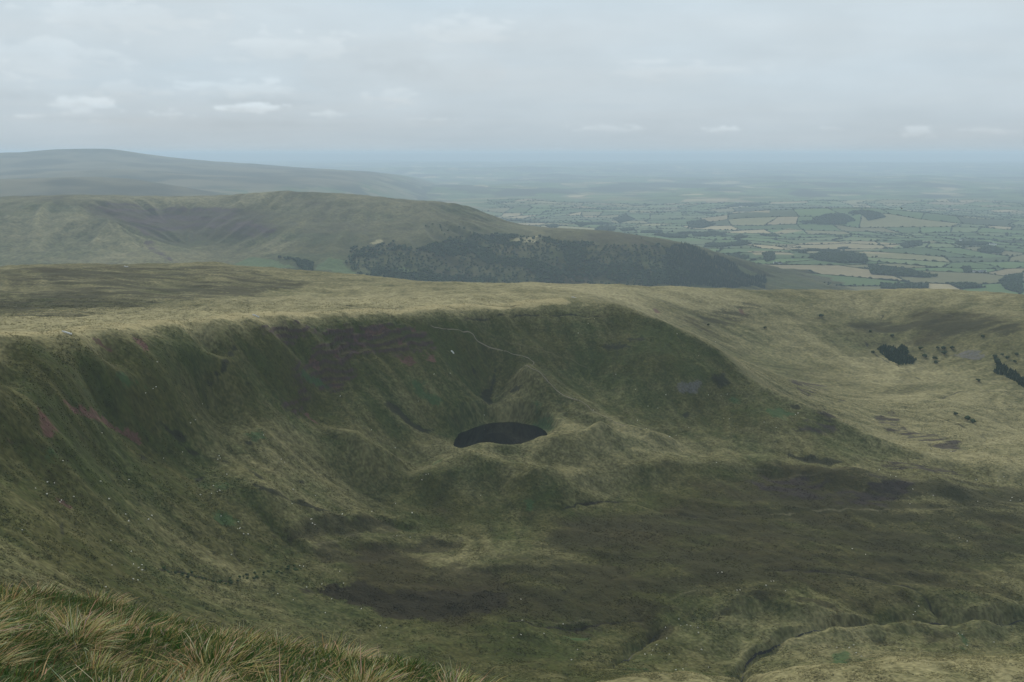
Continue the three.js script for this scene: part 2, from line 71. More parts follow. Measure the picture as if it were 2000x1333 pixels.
const PATCHES = [["vale",5,[[178.9,1335],[203.7,1315],[234.5,1295],[263.6,1270],[279.6,1250],[295.1,1230],[314.9,1205],[346.3,1180],[377.2,1158],[403.9,1195.5],[374.1,1216.7],[347.1,1237.9],[331.3,1258.4],[315.8,1278.4],[296.1,1302.6],[262.1,1331.8],[230.6,1352.3],[207.9,1370.8]]],["rim",4,[[-407.4,559.8],[-403.8,575.8],[-399.5,591.7],[-394.2,607.7],[-388.2,623.6],[-381.3,639.9],[-381.4,670],[-380,699.9],[-377,729.9],[-372.7,759.8],[-366.9,789.8],[-359.6,819.7],[-350.6,849.7],[-341.5,883],[-330.7,916.3],[-318.1,949.6],[-303.8,974.5],[-288.3,999.5],[-267.5,1039.6],[-249.9,1079.6],[-230.3,1119.4],[-207.7,1142.6],[-183.8,1165.9],[-158.9,1189.2],[-124.7,1214.2],[-88.8,1239.2],[-60.1,1262.6],[-30.3,1285.9],[0.5,1309.1],[41.5,1329.1],[83.8,1349.1],[68.8,1380.7],[26.4,1360.7],[-17.5,1339.1],[-51.6,1313.6],[-81.9,1289.9],[-109.8,1267.2],[-145,1242.7],[-181,1216.4],[-208,1191.3],[-232.5,1167.4],[-259.4,1138.9],[-281.6,1094.3],[-299,1054.7],[-318.8,1016.6],[-333.8,992.4],[-349.9,964.3],[-363.7,927.9],[-375,893.1],[-384.3,859.3],[-393.3,828.9],[-401.1,797.3],[-407.2,765.6],[-411.7,734.1],[-414.9,702.5],[-416.4,670.7],[-415.9,644.9],[-420.7,636.7],[-427.3,619.3],[-433,601.8],[-437.8,584.2],[-441.6,567.4]]],["red",2,[[-327.3,713],[-324,724.3],[-317.3,751],[-310.2,780.6],[-303.2,783.4],[-297.4,782],[-300.4,775],[-308,766.5],[-311.2,748.2],[-316.6,729.9],[-323.1,715.8]]],["red",2,[[-330.1,676.4],[-326.2,677.8],[-322.2,676.4],[-319,682],[-316.1,679.2],[-314.8,660.9],[-319.5,653.9],[-320.9,663.7],[-325.9,669.4]]],["red",2,[[-330.2,627.1],[-326.4,631.3],[-320.1,632.8],[-322.2,631.3],[-327.4,628.5],[-330.3,625.7]]],["red",2,[[-221.7,1052.4],[-214.8,1056.6],[-205,1053.8],[-206,1048.2],[-215,1046.7]]],["red",2,[[-209.2,974.9],[-205.3,982],[-191.2,972.1],[-194.4,970.7]]],["red",2,[[-295.6,618.7],[-291.9,622.9],[-286.5,625.7],[-285.9,621.5],[-290.7,617.3]]],["red",2,[[-333.5,869.3],[-328.9,877.8],[-317.3,863.7],[-320.2,856.6],[-327,859.5]]],["red",2,[[-352.4,831.3],[-347.3,836.9],[-339.7,835.5],[-345.4,831.3]]],["red",2,[[-171.8,1142.5],[-167.4,1156.6],[-150.7,1173.5],[-144,1169.3],[-156.5,1151],[-166.8,1135.5]]],["red",2,[[-181.8,1127],[-175.8,1127],[-166.8,1120],[-169.3,1115.7],[-176.7,1118.6]]],["red",2,[[-122.6,1189],[-116.6,1193.2],[-114,1187.6],[-120,1183.3]]],["red",2,[[-132.9,1132.6],[-118.2,1139.7],[-110.3,1131.2],[-116.8,1124.2],[-126.9,1124.2]]],["red",2,[[-104.4,1148.1],[-95,1160.8],[-88.6,1145.3],[-97.8,1142.5]]],["red",2,[[-197.3,1086.2],[-191.1,1083.4],[-184,1074.9],[-189.3,1072.1],[-195.5,1074.9]]],["red",2,[[-191.4,1046.7],[-183.8,1046.7],[-185.1,1042.5],[-190.8,1042.5]]],["red",2,[[-135,1163.6],[-128.8,1163.6],[-126.9,1155.2],[-132,1153.8]]],["red",2,[[424.1,1863.5],[433.4,1867.7],[434,1839.5],[421.5,1828.3]]],["red",2,[[242.6,1714.2],[252.2,1726.9],[256,1698.7],[242,1676.2]]],["crag",6,[[-202.4,1117.2],[-182.3,1145.3],[-149.4,1180.5],[-103.6,1191.8],[-87.8,1179.1],[-120.4,1141.1],[-152.6,1118.6],[-177.3,1082],[-195.9,1077.7]]],["crag",6,[[-258.5,1014.4],[-233.3,1065.1],[-210.6,1098.8],[-213.8,1062.2],[-227.7,1010.1],[-219.8,1004.5],[-220.8,990.4],[-226.2,949.6],[-215.9,948.2],[-199.5,1010.1],[-214.2,1013],[-168.2,1062.2],[-180.5,1151],[-260.6,1062.2]]],["moor",28,[[-144,706],[-132.8,767.9],[-87.7,813],[-40.6,746.8],[0,841.2],[72.2,898.9],[176.3,942.5],[265.6,997.5],[408.5,1024.2],[545.5,1022.8],[525.3,921.4],[447.6,825.7],[354.4,817.2],[252.8,775],[166.5,765.1],[98.8,722.9],[19.1,697.5],[-56.5,687.7],[-107.4,703.2]]],["moor",14,[[-820.3,1570.6],[-723.8,1664.9],[-613.1,1712.8],[-515.9,1770.5],[-377.8,1676.2],[-317.6,1629.7],[-390.4,1460.7],[-477.7,1325.6],[-455.4,1038.3],[-484,936.9]]],["heather",10,[[232.4,991.8],[268,1015.8],[304.7,1011.5],[328.1,1001.7],[367.3,1007.3],[414,1005.9],[416.4,987.6],[371.9,966.5],[317.1,965.1],[273,969.3]]],["heather",8,[[397.6,1067.9],[451,1076.3],[503.9,1059.4],[488.5,1046.7],[439.3,1046.7],[402.6,1053.8]]],["peat",5,[[-153,703.2],[-144.9,721.5],[-137.1,732.7],[-130.3,727.1],[-116,737],[-99.4,731.3],[-76.4,739.8],[-40.6,746.8],[-2,741.2],[-2,720.1],[-45.9,700.3],[-76.2,697.5],[-99.1,697.5],[-107.4,703.2],[-119.9,697.5],[-125.7,710.2],[-138.1,704.6]]],["bog",8,[[-201.6,749.6],[-177.7,777.8],[-163.3,811.6],[-144.6,829.9],[-114.5,853.8],[-83.6,865.1],[-91.3,849.6],[-132,818.6],[-159.1,787.6],[-175.8,767.9]]],["bog",9,[[-159.5,767.9],[-143.2,793.3],[-109.3,811.6],[-72.4,841.2],[-44.6,828.5],[-87.3,808.8],[-106,784.8],[-127.6,760.9],[-151.6,758.1]]],["bog",9,[[-73.1,748.2],[-62.7,772.2],[-44.7,787.6],[-2.1,777.8],[-2,748.2],[-40.1,738.4]]],["bog",8,[[96.4,703.2],[109.8,715.8],[140.1,732.7],[178.4,742.6],[160.2,732.7],[121.8,717.2],[107.8,701.8]]],["bog",6,[[184.6,752.4],[206.5,758.1],[234.6,748.2],[281.6,746.8],[262.8,739.8],[232.7,741.2]]],["bog",8,[[26.9,701.8],[50.7,713],[65.7,706],[49.5,694.7],[32.2,691.9]]],["bog",9,[[276.6,720.1],[291.9,724.3],[281.6,701.8],[265.9,690.5]]],["bog",9,[[329.3,732.7],[348.5,739.8],[339.1,727.1],[322.7,721.5]]],["bog",9,[[249.6,729.9],[297,749.6],[327.9,749.6],[302.1,735.5],[264.4,725.7]]],["heather",7,[[392.8,1388.9],[442,1495.9],[469.7,1487.5],[464.3,1435.4],[427.6,1359.4],[397.6,1325.6],[398.1,1362.2]]],["heather",7,[[484.3,1298.8],[522.4,1329.8],[513.8,1287.5],[516.2,1250.9],[534.8,1239.7],[537.5,1224.2],[553.5,1198.8],[541.6,1148.1],[520.6,1143.9],[506.7,1187.6],[494.9,1225.6],[480.9,1249.5]]],["heather",7,[[453.8,1386.1],[464.4,1363.6],[470.4,1343.9],[450.7,1352.3]]],["heather",8,[[363.2,1156.6],[416.2,1266.4],[426.8,1248.1],[378.8,1129.8],[353.7,1115.7],[328.8,1115.7],[348.3,1141.1]]],["scree",3,[[199.5,1189],[214.1,1198.8],[232.4,1203.1],[233.4,1196],[222.4,1181.9],[205,1181.9]]],["scree",5,[[735.8,1646.6],[762.6,1641],[780.3,1628.3],[763.5,1603],[740.4,1622.7]]],["flush",6,[[261.6,1181.9],[273.6,1187.6],[280.3,1177.7],[266.4,1173.5]]],["flush",6,[[300.9,1155.2],[320.8,1166.4],[331.2,1156.6],[317.6,1136.9],[302.1,1142.5]]],["flush",6,[[691.4,1567.8],[699.1,1559.3],[687.7,1552.3]]],["flush",6,[[-238.9,882],[-233.2,891.9],[-225.1,884.8],[-232.4,875]]],["flush",6,[[-255.9,786.2],[-245.7,796.1],[-236.3,798.9],[-239.1,787.6],[-248.6,780.6]]],["flush",6,[[-232.1,753.9],[-222.5,762.3],[-213.8,760.9],[-222.4,751],[-229.5,746.8]]],["flush",6,[[-323.8,800.3],[-319,810.2],[-306.8,822.9],[-312.4,814.4]]],["flush",6,[[-224.5,1011.5],[-215.5,1020],[-202.1,1035.5],[-211.7,1018.6]]],["flush",6,[[-314,645.4],[-311.5,658.1],[-307.6,653.9],[-310.2,644]]],["flush",4,[[234.1,680.6],[247.3,691.9],[251,680.6],[233.8,652.5],[224.8,652.5]]],["flush",4,[[356.1,738.4],[358,735.5],[353.5,714.4],[343.9,700.3],[351.4,722.9]]],["flush",4,[[39.8,690.5],[51.5,696.1],[54.9,690.5],[43.3,686.3]]],["flush",4,[[78.2,644],[91.8,652.5],[92,641.2],[80.7,635.6]]],["flush",4,[[9.7,911.6],[26.9,914.4],[14.5,900.3]]],["flush",8,[[-120.7,1101.7],[-105,1104.5],[-80.5,1097.4],[-87.8,1086.2],[-108,1091.8]]],["flush",8,[[-85.7,982],[-71.4,986.2],[-68.5,970.7],[-80.8,965.1]]],["flush",8,[[27.1,1135.5],[52,1086.2],[47.5,1074.9],[24.4,1105.9]]],["clump",3,[[-38.5,1169.3],[-25.9,1181.9],[-19.9,1217.1],[-17.7,1215.7],[-21.5,1173.5],[-25,1134.1],[-29.3,1139.7]]],["clump",3,[[-47.7,1190.4],[-43.5,1191.8],[-44.2,1180.5],[-48.4,1179.1]]],["clump",3,[[-15.4,1208.7],[-12.1,1205.9],[-13.1,1197.4],[-15.3,1198.8]]],["clump",3,[[-137.4,1055.2],[-128.3,1059.4],[-106.4,1051],[-85.8,1056.6],[-88.6,1043.9],[-107.3,1039.7],[-128.2,1041.1],[-134.2,1043.9]]],["clump",3,[[-2.1,1167.8],[9.6,1160.8],[8.5,1155.2],[-2.1,1159.4]]],["clump",3,[[148.6,1280.5],[172.3,1284.7],[173.2,1273.5],[152.5,1273.5]]],["clump",3,[[110.2,1265],[138.6,1273.5],[151,1259.4],[114.4,1259.4]]],["clump",3,[[-293.4,786.2],[-288,794.7],[-280,800.3],[-281.9,793.3],[-288.9,784.8]]],["clump",3,[[-274.9,817.2],[-268.7,825.7],[-252.1,835.5],[-241.1,834.1],[-251,831.3],[-265.5,824.3],[-272.1,817.2]]],["clump",3,[[-218.4,804.5],[-204,806],[-190.6,811.6],[-178.1,822.9],[-155.4,831.3],[-160.5,825.7],[-180,817.2],[-194.7,803.1],[-209.4,797.5]]],["clump",3,[[-235.7,836.9],[-225.8,834.1],[-209.6,817.2],[-217.8,820],[-229,828.5]]],["clump",3,[[-243.4,867.9],[-237.2,875],[-229,873.5],[-235.5,867.9]]],["clump",3,[[-262.4,789.1],[-255.7,800.3],[-252.8,790.5],[-257.5,782]]],["clump",3,[[-224.7,776.4],[-224.9,789.1],[-222.4,790.5],[-220.4,779.2]]],["clump",3,[[-292.2,814.4],[-285.3,824.3],[-276.6,828.5],[-280.2,815.8],[-286.8,814.4]]],["clump",3,[[-292.7,756.7],[-294.6,773.6],[-289.1,765.1],[-289.1,753.9]]],["clump",3,[[-323.9,804.5],[-320,813],[-319,806],[-321.5,801.7]]],["clump",3,[[-275.1,918.6],[-274.9,972.1],[-272.6,976.3],[-272.4,928.5],[-279.5,924.2]]],["clump",3,[[-190.6,855.2],[-184.8,865.1],[-184.7,856.6],[-188.7,849.6]]],["clump",3,[[-284.4,911.6],[-279.5,917.2],[-279.3,915.8],[-283.4,910.2]]],["clump",3,[[-297.4,858.1],[-295.4,870.7],[-293.9,867.9],[-296.4,856.6]]],["clump",4,[[202,1148.1],[208.4,1148.1],[211.1,1138.3],[205.2,1141.1]]],["clump",4,[[335.9,1170.7],[343.7,1172.1],[344.8,1167.8],[335.9,1166.4]]],["clump",4,[[244.8,1211.5],[266.1,1228.4],[266.2,1205.9],[251,1196]]],["clump",4,[[297.6,1065.1],[345.7,1060.8],[361.9,1049.6],[331.4,1045.3]]],["moor",8,[[333.2,1798.7],[398.1,1860.7],[460.3,1911.4],[485,1898.7],[421.3,1797.3],[377.1,1756.5],[330,1726.9]]],["moor",10,[[631.7,1873.3],[689.2,1873.3],[711.9,1825.5],[769.9,1824],[816.9,1767.7],[876.1,1701.5],[842.1,1631.1],[784.8,1693.1],[722.5,1767.7],[663.9,1781.8],[612.8,1824]]],["dark",6,[[-668.8,1749.4],[-683.9,1693.1]]],["dark",6,[[-831.6,1625.5],[-800.6,1652.3],[-772.6,1574.8],[-804.3,1570.6]]]];
const LINES = [["path",1.1,[[-99.2,1205.9],[-83.2,1210.1],[-66.2,1218.5],[-56.5,1224.2],[-47.8,1227],[-44.4,1224.2],[-37.8,1224.2],[-22.3,1227],[-8.9,1228.4],[11.1,1222.8],[20,1219.9],[27.6,1211.5],[19.7,1201.6],[10.9,1194.6],[13,1184.7],[21.4,1172.1],[34.1,1165],[50.5,1148.1],[62.6,1136.9],[78.5,1124.2],[92,1111.5],[108.9,1094.6],[127.1,1076.3]]],["trod",1,[[-6.8,1245.3],[22.5,1238.3],[56.2,1235.4],[85.4,1234],[106.9,1219.9]]],["trod",0.9,[[-207.1,1146.7],[-179.3,1167.8],[-149.5,1181.9],[-112.6,1197.4]]],["ditch",1.6,[[-58.5,1245.3],[-23.1,1279.1],[11.7,1300.2],[45,1312.9],[83.5,1321.3],[119.8,1327]]],["ditch",2.2,[[-93.3,1262.2],[-79.7,1262.2],[-68.1,1259.4],[-59,1258]]],["ditch",2.5,[[-113.5,1286.1],[-88.9,1298.8],[-56.6,1308.7],[-23.8,1321.3],[2.4,1324.2]]],["ditch",2,[[-223.7,1241.1],[-194.5,1225.6],[-155.1,1228.4],[-131.2,1255.2]]],["trod",1.1,[[780.4,1850.8],[802.4,1808.6],[828.9,1759.3],[868.5,1686]]],["trod",1.5,[[593.8,1826.9],[601.3,1787.4],[614.1,1728.3],[624.5,1686],[634.8,1663.5]]],["ditch",1.6,[[708.9,1891.6],[692.6,1859.2],[674.9,1836.7]]],["ditch",1.6,[[572,1380.5],[591.2,1390.3],[619.2,1414.3],[650.6,1445.3],[679.2,1462.2],[683.6,1448.1],[721.2,1455.1],[741.8,1421.3]]],["ditch",1.4,[[397.6,1325.6],[431.5,1363.6],[452.9,1359.4],[469.4,1348.1],[495.9,1345.3],[530,1336.8],[558.9,1322.7],[580,1303],[593.5,1258],[602.9,1204.5],[627.7,1191.8]]],["ditch",1.4,[[627.6,1769.1],[623.3,1700.1],[629.7,1649.4],[637.1,1597.3],[642.7,1531.2]]],["trod",1.1,[[159.6,1001.7],[188.9,1008.7],[218.9,1017.2],[249,1024.2],[269.7,1022.8],[293.7,1013],[321.6,1011.5],[347.2,1003.1],[387.2,1010.1],[404.6,1005.9],[431.2,1001.7],[458.1,998.9],[497.9,1003.1],[537.5,1010.1]]],["trod",1.2,[[247.7,925.6],[268.4,931.3],[288.3,939.7],[319.6,944],[365.9,949.6]]],["trod",1.1,[[348,1287.5],[370.8,1300.2],[402.9,1301.6],[424.9,1279.1],[450.6,1249.5],[467.6,1212.9],[454,1111.5],[490.5,1122.8]]],["stream",3,[[418,765.1],[383.8,759.5],[352,758.1],[321.8,755.3],[293.9,746.8],[279.8,738.4],[249.9,724.3],[225.2,714.4],[205.8,707.4],[194,698.9],[181.2,693.3],[172.3,683.4],[126.9,507.4]]],["stream",1.6,[[346.2,775],[353.1,760.9],[354.1,758.1]]],["stream",1.6,[[109.8,715.8],[88.3,683.4],[72.5,658.1],[70.8,649.6]]],["ditch",2,[[48.5,905.9],[84.5,929.9],[114.8,934.1],[138.5,924.2],[171.5,914.4],[195.7,913]]],["ditch",1.6,[[217.5,803.1],[264.1,813],[308,811.6],[337.9,797.5],[344.8,782],[353.1,760.9]]],["trod",1.1,[[0,698.9],[29.1,710.2],[58.8,717.2],[95.3,727.1],[113.2,741.2],[134.1,758.1],[150.6,769.3]]],["ditch",1.6,[[0,700.3],[30.8,704.6],[64.5,714.4],[99.1,725.7]]],["trod",1.4,[[258.3,927.1],[289.3,939.7],[342.5,948.2],[409,955.2],[464.7,965.1],[492.2,979.2],[527.7,991.8]]],["ditch",1.6,[[-236.3,632.8],[-224.1,656.7],[-212.4,669.4],[-204.1,677.8]]],["ditch",1.6,[[-284.8,600.4],[-274.2,579.2],[-255.6,539.8]]],["ditch",1.2,[[-228.6,755.3],[-216.1,729.9],[-206.1,713]]],["trod",1.3,[[-160.6,773.6],[-140.7,804.5],[-110.7,822.9],[-82.1,848.2],[-63.5,842.6]]],["ditch",1.6,[[-501.4,991.8],[-482.8,1045.3],[-449.4,1103.1],[-425.2,1204.5],[-385.4,1290.4]]],["trod",1.5,[[-476.9,1388.9],[-420.2,1408.6],[-366.7,1448.1],[-315.1,1514.3],[-243.9,1564.9]]]];
const RIDGES = [[11,30,[[18.4,1174.9],[36.3,1158],[76.6,1122.8],[114.9,1090.4],[158.6,1072.1]]],[3.2,26,[[-89.5,1005.9],[-75.2,1015.8],[-54,1022.8],[-32.3,1020],[-10.8,1022.8],[32.6,1029.8],[82.8,1046.7],[120.3,1060.8]]],[10,34,[[-81.5,945.4],[-66.7,966.5],[-36,970.7],[0,962.3],[15.1,946.8]]],[6,30,[[-52.1,983.4],[-21.3,1007.3],[42.7,1008.7],[97.9,1029.8]]],[7,36,[[14.7,915.8],[29.7,928.5],[77.3,969.3],[160,1004.5],[229.4,1028.4]]],[6,22,[[-113.6,973.5],[-131.1,952.4],[-151.8,958],[-172.6,962.3]]],[5,22,[[-177.5,776.4],[-153.7,818.6],[-125.6,852.4],[-93.4,870.7]]],[7,20,[[179.9,749.6],[205.8,755.3],[233.8,745.4],[262.1,744],[281.7,741.2]]],[7,20,[[415.9,760.9],[383.2,758.1],[329,752.4],[295,744],[246.1,718.6],[208.9,704.6],[182.4,690.5],[170.3,670.8]]],[6,20,[[337.9,797.5],[353,791.9],[382.6,780.6],[422.1,773.6]]],[2.5,18,[[0,627.1],[35.5,642.6],[70.2,635.6],[78.8,518.7]]],[2.5,20,[[-158.8,775],[-140.7,804.5],[-110.9,824.3],[-82.2,849.6],[-61.4,845.4]]],[8,24,[[53.9,1020],[87.7,1038.3]]],[7,26,[[98.6,1036.9],[131.9,1039.7],[167.2,1053.8]]],[7,28,[[245.2,1051],[306.4,1029.8],[375.9,1008.7],[453.3,1000.3]]]];
const RUSHES = [[-236.3,632.8],[-224.1,656.7],[-212.4,669.4],[-204.1,677.8],[-195.5,693.3],[-185,711.6],[-171.2,727.1],[-165.5,737]];
const SHEEP = [[-303.9,828.5,0],[-302.8,832.7,0],[-306.2,817.2,0],[-278.2,841.2,0],[-276.5,849.6,0],[-309,731.3,0],[-276.1,810.2,0],[-253.7,836.9,0],[-252.4,835.5,0],[-253.3,831.3,0],[-284.1,787.6,0],[-208.2,870.7,0],[-205.1,870.7,0],[-240.4,811.6,0],[-285.1,715.8,0],[-304.3,653.9,0],[-303.1,627.1,0],[-300.5,631.3,0],[-288.9,675,0],[-303.5,611.6,0],[-297.8,614.4,0],[-289.9,634.2,0],[-292.4,621.5,0],[-291.5,617.3,0],[-280.2,666.5,0],[-244.8,787.6,0],[-238.6,783.4,0],[-239.7,780.6,0],[-242.7,775,0],[-249,766.5,0],[-269.5,666.5,1],[-261.7,694.7,1],[-260.3,683.4,1],[-265.1,659.5,1],[-282.7,549.7,1],[-230.1,755.3,1],[-217,756.7,1],[-214.2,751,1],[-215.4,748.2,1],[-210.7,746.8,1],[-207.8,749.6,1],[-189.5,831.3,0],[-173.5,846.8,0],[-185.7,808.8,0],[-169.1,806,1],[-167.3,800.3,1],[-165.8,801.7,1],[-181.1,1029.8,2],[-283.3,893.3,0],[-309.1,856.6,0],[-227.7,889,0],[-298,614.4,0],[-280.3,666.5,0],[-265.5,660.9,1],[-262,694.7,1],[-260.2,683.4,1],[-261.7,620.1,1],[-251.7,627.1,1],[-248.5,587.7,1],[-244.6,611.6,1],[-242.6,620.1,1],[-241.5,611.6,1],[-239.3,611.6,1],[-236.5,589.1,1],[-235.3,593.3,1],[-238.9,553.9,1],[-211.9,715.8,1],[-199.7,721.5,1],[-214.4,749.6,1],[-210.4,746.8,1],[-207.9,749.6,1],[-167.6,800.3,1],[-169.4,804.5,1],[-159.8,686.3,1],[-147.5,831.3,4],[-92.3,883.4,4],[-89.8,838.3,4],[-100.8,832.7,4],[-135.7,744,4],[-154.9,710.2,1],[-145.5,721.5,1],[-130.4,729.9,4],[-135.9,682,1],[-135.1,704.6,5],[-112,697.5,5],[-95.6,677.8,5],[-90.8,676.4,5],[-170.8,686.3,1],[-165.7,738.4,1],[-163.1,739.8,1],[423.3,900.3,4],[427.9,893.3,4],[311.1,867.9,4],[319,855.2,4],[177.2,797.5,4],[173.6,796.1,4],[215.6,784.8,4],[217.7,784.8,4],[208.9,775,4],[223.1,767.9,4],[182.2,762.3,5],[184,759.5,5],[335.7,775,5],[330.2,767.9,5],[327.1,763.7,5],[7,734.1,4],[7.7,703.2,5],[38.8,710.2,5],[130.1,729.9,5],[118.2,720.1,5],[130.5,722.9,5],[135.5,724.3,5],[138.1,722.9,5],[143.2,721.5,5],[142.6,714.4,5],[47.3,672.2,5],[23.6,687.7,5],[0.9,679.2,5],[6.6,683.4,5],[101.9,679.2,5],[97.4,680.6,5],[107.6,693.3,5],[103.8,686.3,5],[116.9,704.6,5],[115.4,682,5],[114,645.4,5],[119.8,649.6,5],[141.5,668,5],[141.1,693.3,5],[42.1,658.1,5],[241.5,691.9,5],[250.2,690.5,5],[255.9,697.5,5],[252.9,683.4,5],[253.3,673.6,5],[195.2,545.4,5],[353.7,739.8,5],[356.8,739.8,5],[354,724.3,5],[379.7,734.1,5],[292.1,698.9,5],[413.5,990.4,4],[430.8,980.6,4],[522.3,1001.7,4],[529.8,998.9,4],[476.2,979.2,4],[-87.6,935.5,4],[-84,941.1,4],[-81.6,941.1,4],[-30.1,920,4],[-109.7,901.7,4],[-127.9,872.1,4],[-92.2,882,4],[-147.6,829.9,4],[-89.5,1127,2],[-103.9,1083.4,2],[-3.1,1118.6,2],[-72.1,1145.3,2],[-32.1,1127,2],[-144.4,997.5,2],[-120.2,996.1,2],[86,1283.3,2],[100.5,1307.3,2],[109.6,1318.5,2],[93.1,1112.9,2],[144.4,1120,3],[152.9,1105.9,3],[159.8,1096,3],[172.7,1153.8,3],[161.3,1156.6,3],[174.5,1072.1,3],[168.6,1093.2,3],[128.4,1212.9,3],[149.3,1181.9,3],[185.3,1176.3,3],[215.5,1290.4,3],[237.4,1252.3,3],[238.1,1184.7,3],[253.4,1184.7,3],[261.8,1189,3],[292.2,1127,3],[303.7,1117.2,3],[335.8,1153.8,3],[339.7,1156.6,3],[215.2,1015.8,3],[248.7,1142.5,3],[254.4,1139.7,3],[369.5,1034.1,3],[395.1,1038.3,3],[397.1,1041.1,3],[400.6,1018.6,4],[406.8,1020,4],[526.8,1042.5,4],[536.7,1049.6,4],[548.3,1036.9,4],[560.6,1104.5,3],[505.3,1046.7,4],[502.1,1158,3],[519.6,1143.9,3],[431.1,980.6,4],[402.4,967.9,4],[522.9,1001.7,4],[517.6,994.6,4],[203.6,1118.6,3],[186.3,1100.3,3],[174,1072.1,3],[337.9,1638.2,3],[349.3,1564.9,3]];
const SLOPE_TREES = [[731.8,1673.4],[726.5,1656.5],[704.9,1639.6],[699,1621.3],[694.4,1656.5],[724.5,1677.6],[621.7,1697.3],[715.5,1504.4],[781.2,1591.7],[775.1,1572],[794.6,1577.6],[798,1560.7],[797.1,1673.4],[699.7,1687.5],[793.2,1593.1],[602.3,1321.3],[610.7,1304.4],[612.9,1293.2],[676.2,1757.9],[743.3,1664.9],[811.3,1583.3],[649.2,1790.3],[342.4,1725.5],[453.6,1774.8],[580.5,1860.7]];
const PLANTATIONS = [[[633.8,1712.8],[649.6,1726.9],[662.1,1714.2],[663.8,1701.5],[680.2,1721.3],[682.7,1707.2],[675.2,1674.8],[678.1,1650.8],[664.1,1629.7],[637.3,1621.3],[633.3,1659.3]],[[781.1,1594.5],[780.3,1564.9],[781.4,1525.5],[782.2,1493.1],[767.3,1446.7],[764.7,1490.3],[762.3,1519.9],[753.5,1536.8],[767.4,1555.1]]];
const PILES = [[-273,1058],[-361.2,803.1],[88.1,1404.4],[-71.5,1186.2],[-660.8,1714.2]];
const HILL_ZONES = [[-2176.5,4771.4,0.5,0.5,0],[-2000.1,4360.3,0.5,0.6,0],[-1713.9,4488,0.6,0.5,0],[-1508.4,4220.1,0.65,0.5,0],[-1910.2,5029.9,0.1,0.1,1],[-1752.7,5163.8,0.05,0.1,1],[-1501.5,5107.8,0.05,0.1,1],[-1316.2,4989.4,0.1,0.2,0.9],[-1603,4852.4,0.15,0.3,0.7],[-1356.2,4587.7,0.5,0.4,0.2],[-1180.7,4637.5,0.6,0.3,0.2],[-1127.9,5058,0.5,0.3,0.4],[-1081.1,5347.6,0.6,0.3,0.3],[-794.1,5232.4,0.6,0.3,0.3],[-530.7,5244.8,0.6,0.3,0.3],[-492.5,4849.3,0.4,0.4,0.4],[-867.9,4743.4,0.3,0.4,0.5],[-259.8,5126.5,0.4,0.3,0.4],[-123.1,4839.9,0.2,0.5,0.5],[123.2,4839.9,0.4,0.4,0.4],[374.8,4911.6,0.2,0.5,0.5],[618.5,4858.6,0.2,0.4,0.6],[-1886.8,5335.2,0.7,0.2,0.2],[-1518,5466,0.7,0.2,0.2],[-990.5,4310.5,0.2,0.8,0.1],[-761.1,4254.4,0.3,0.9,0],[-632.2,4425.7,0.1,0.6,0.4],[-235.2,4615.7,0.1,0.6,0.5],[231.5,4528.5,0.1,0.5,0.6],[703.9,4590.8,0.15,0.6,0.4],[-1300,4391.4,0.4,0.5,0.2]];
const HILL_PATCHES = [["crag",25,[[-2073,5067.3],[-2055.9,5198.1],[-1962,5291.5],[-1875.1,5279.1],[-1790.3,5304],[-1612.7,5338.3],[-1526.6,5369.4],[-1420.5,5251.1],[-1401.7,5073.5],[-1104,4945.8],[-1174.2,4793.2],[-1248.9,4818.1],[-1362.6,4924],[-1552.7,4973.9],[-1662.5,4905.3],[-1701.6,4649.9],[-1800.9,4746.5],[-1931.4,4914.7]]],["crag",12,[[-1688.1,4587.7],[-1635.7,4575.2],[-1512.8,4375.9],[-1422.7,4263.7],[-1513.7,4332.3],[-1599,4422.6]]],["field",6,[[-829.1,4223.2],[-796.3,4338.5],[-725.1,4329.1],[-697.3,4201.4],[-759.5,4170.3],[-818,4164.1]]],["field",6,[[-1194.6,4291.8],[-1171.4,4441.3],[-1028,4335.4],[-897,4185.9],[-1013.8,4173.4]]],["field",6,[[-761.6,4257.5],[-718.9,4276.2],[-623,4089.3],[-674.3,4089.3],[-741.4,4139.2]]],["field",6,[[-497,4238.8],[-460.7,4291.8],[-424.7,4235.7],[-446.1,4148.5],[-484.6,4161]]],["straw",8,[[0,4868],[52.7,4939.6],[124.1,4983.2],[120.9,4849.3],[43.1,4843]]],["straw",8,[[-657.9,4646.8],[-610.7,4699.8],[-595.5,4643.7],[-640.2,4606.3]]]];
const HILL_WOODS = [[1,0,[[-722.5,4397.7],[-648.6,4547.2],[-554.9,4649.9],[-444.4,4528.5],[-334.8,4699.8],[-208,4871.1],[-44.3,4983.2],[132.1,4948.9],[303.7,4871.1],[430.5,4830.6],[693.7,4864.8],[846.6,4790.1],[773.3,4350.9],[620.5,4319.8],[309.4,4310.5],[0,4220.1],[-222.4,4129.8],[-366.1,4080],[-513.6,4092.4],[-623,4089.3]]],[2,1,[[737,4821.2],[868.8,4936.5],[955.7,4787],[1032.1,4864.8],[1087.9,4643.7],[1196.5,4709.1],[1132.3,4447.5],[900.6,4332.3],[667.1,4335.4]]],[2,0,[[-1038.6,4382.1],[-937,4307.3],[-877,4161],[-827.6,4136],[-834.3,4251.3],[-894.6,4326],[-979.8,4363.4]]],[1,0,[[-745.2,4506.7],[-706.2,4569],[-644.3,4148.5],[-706.6,4260.6]]]];
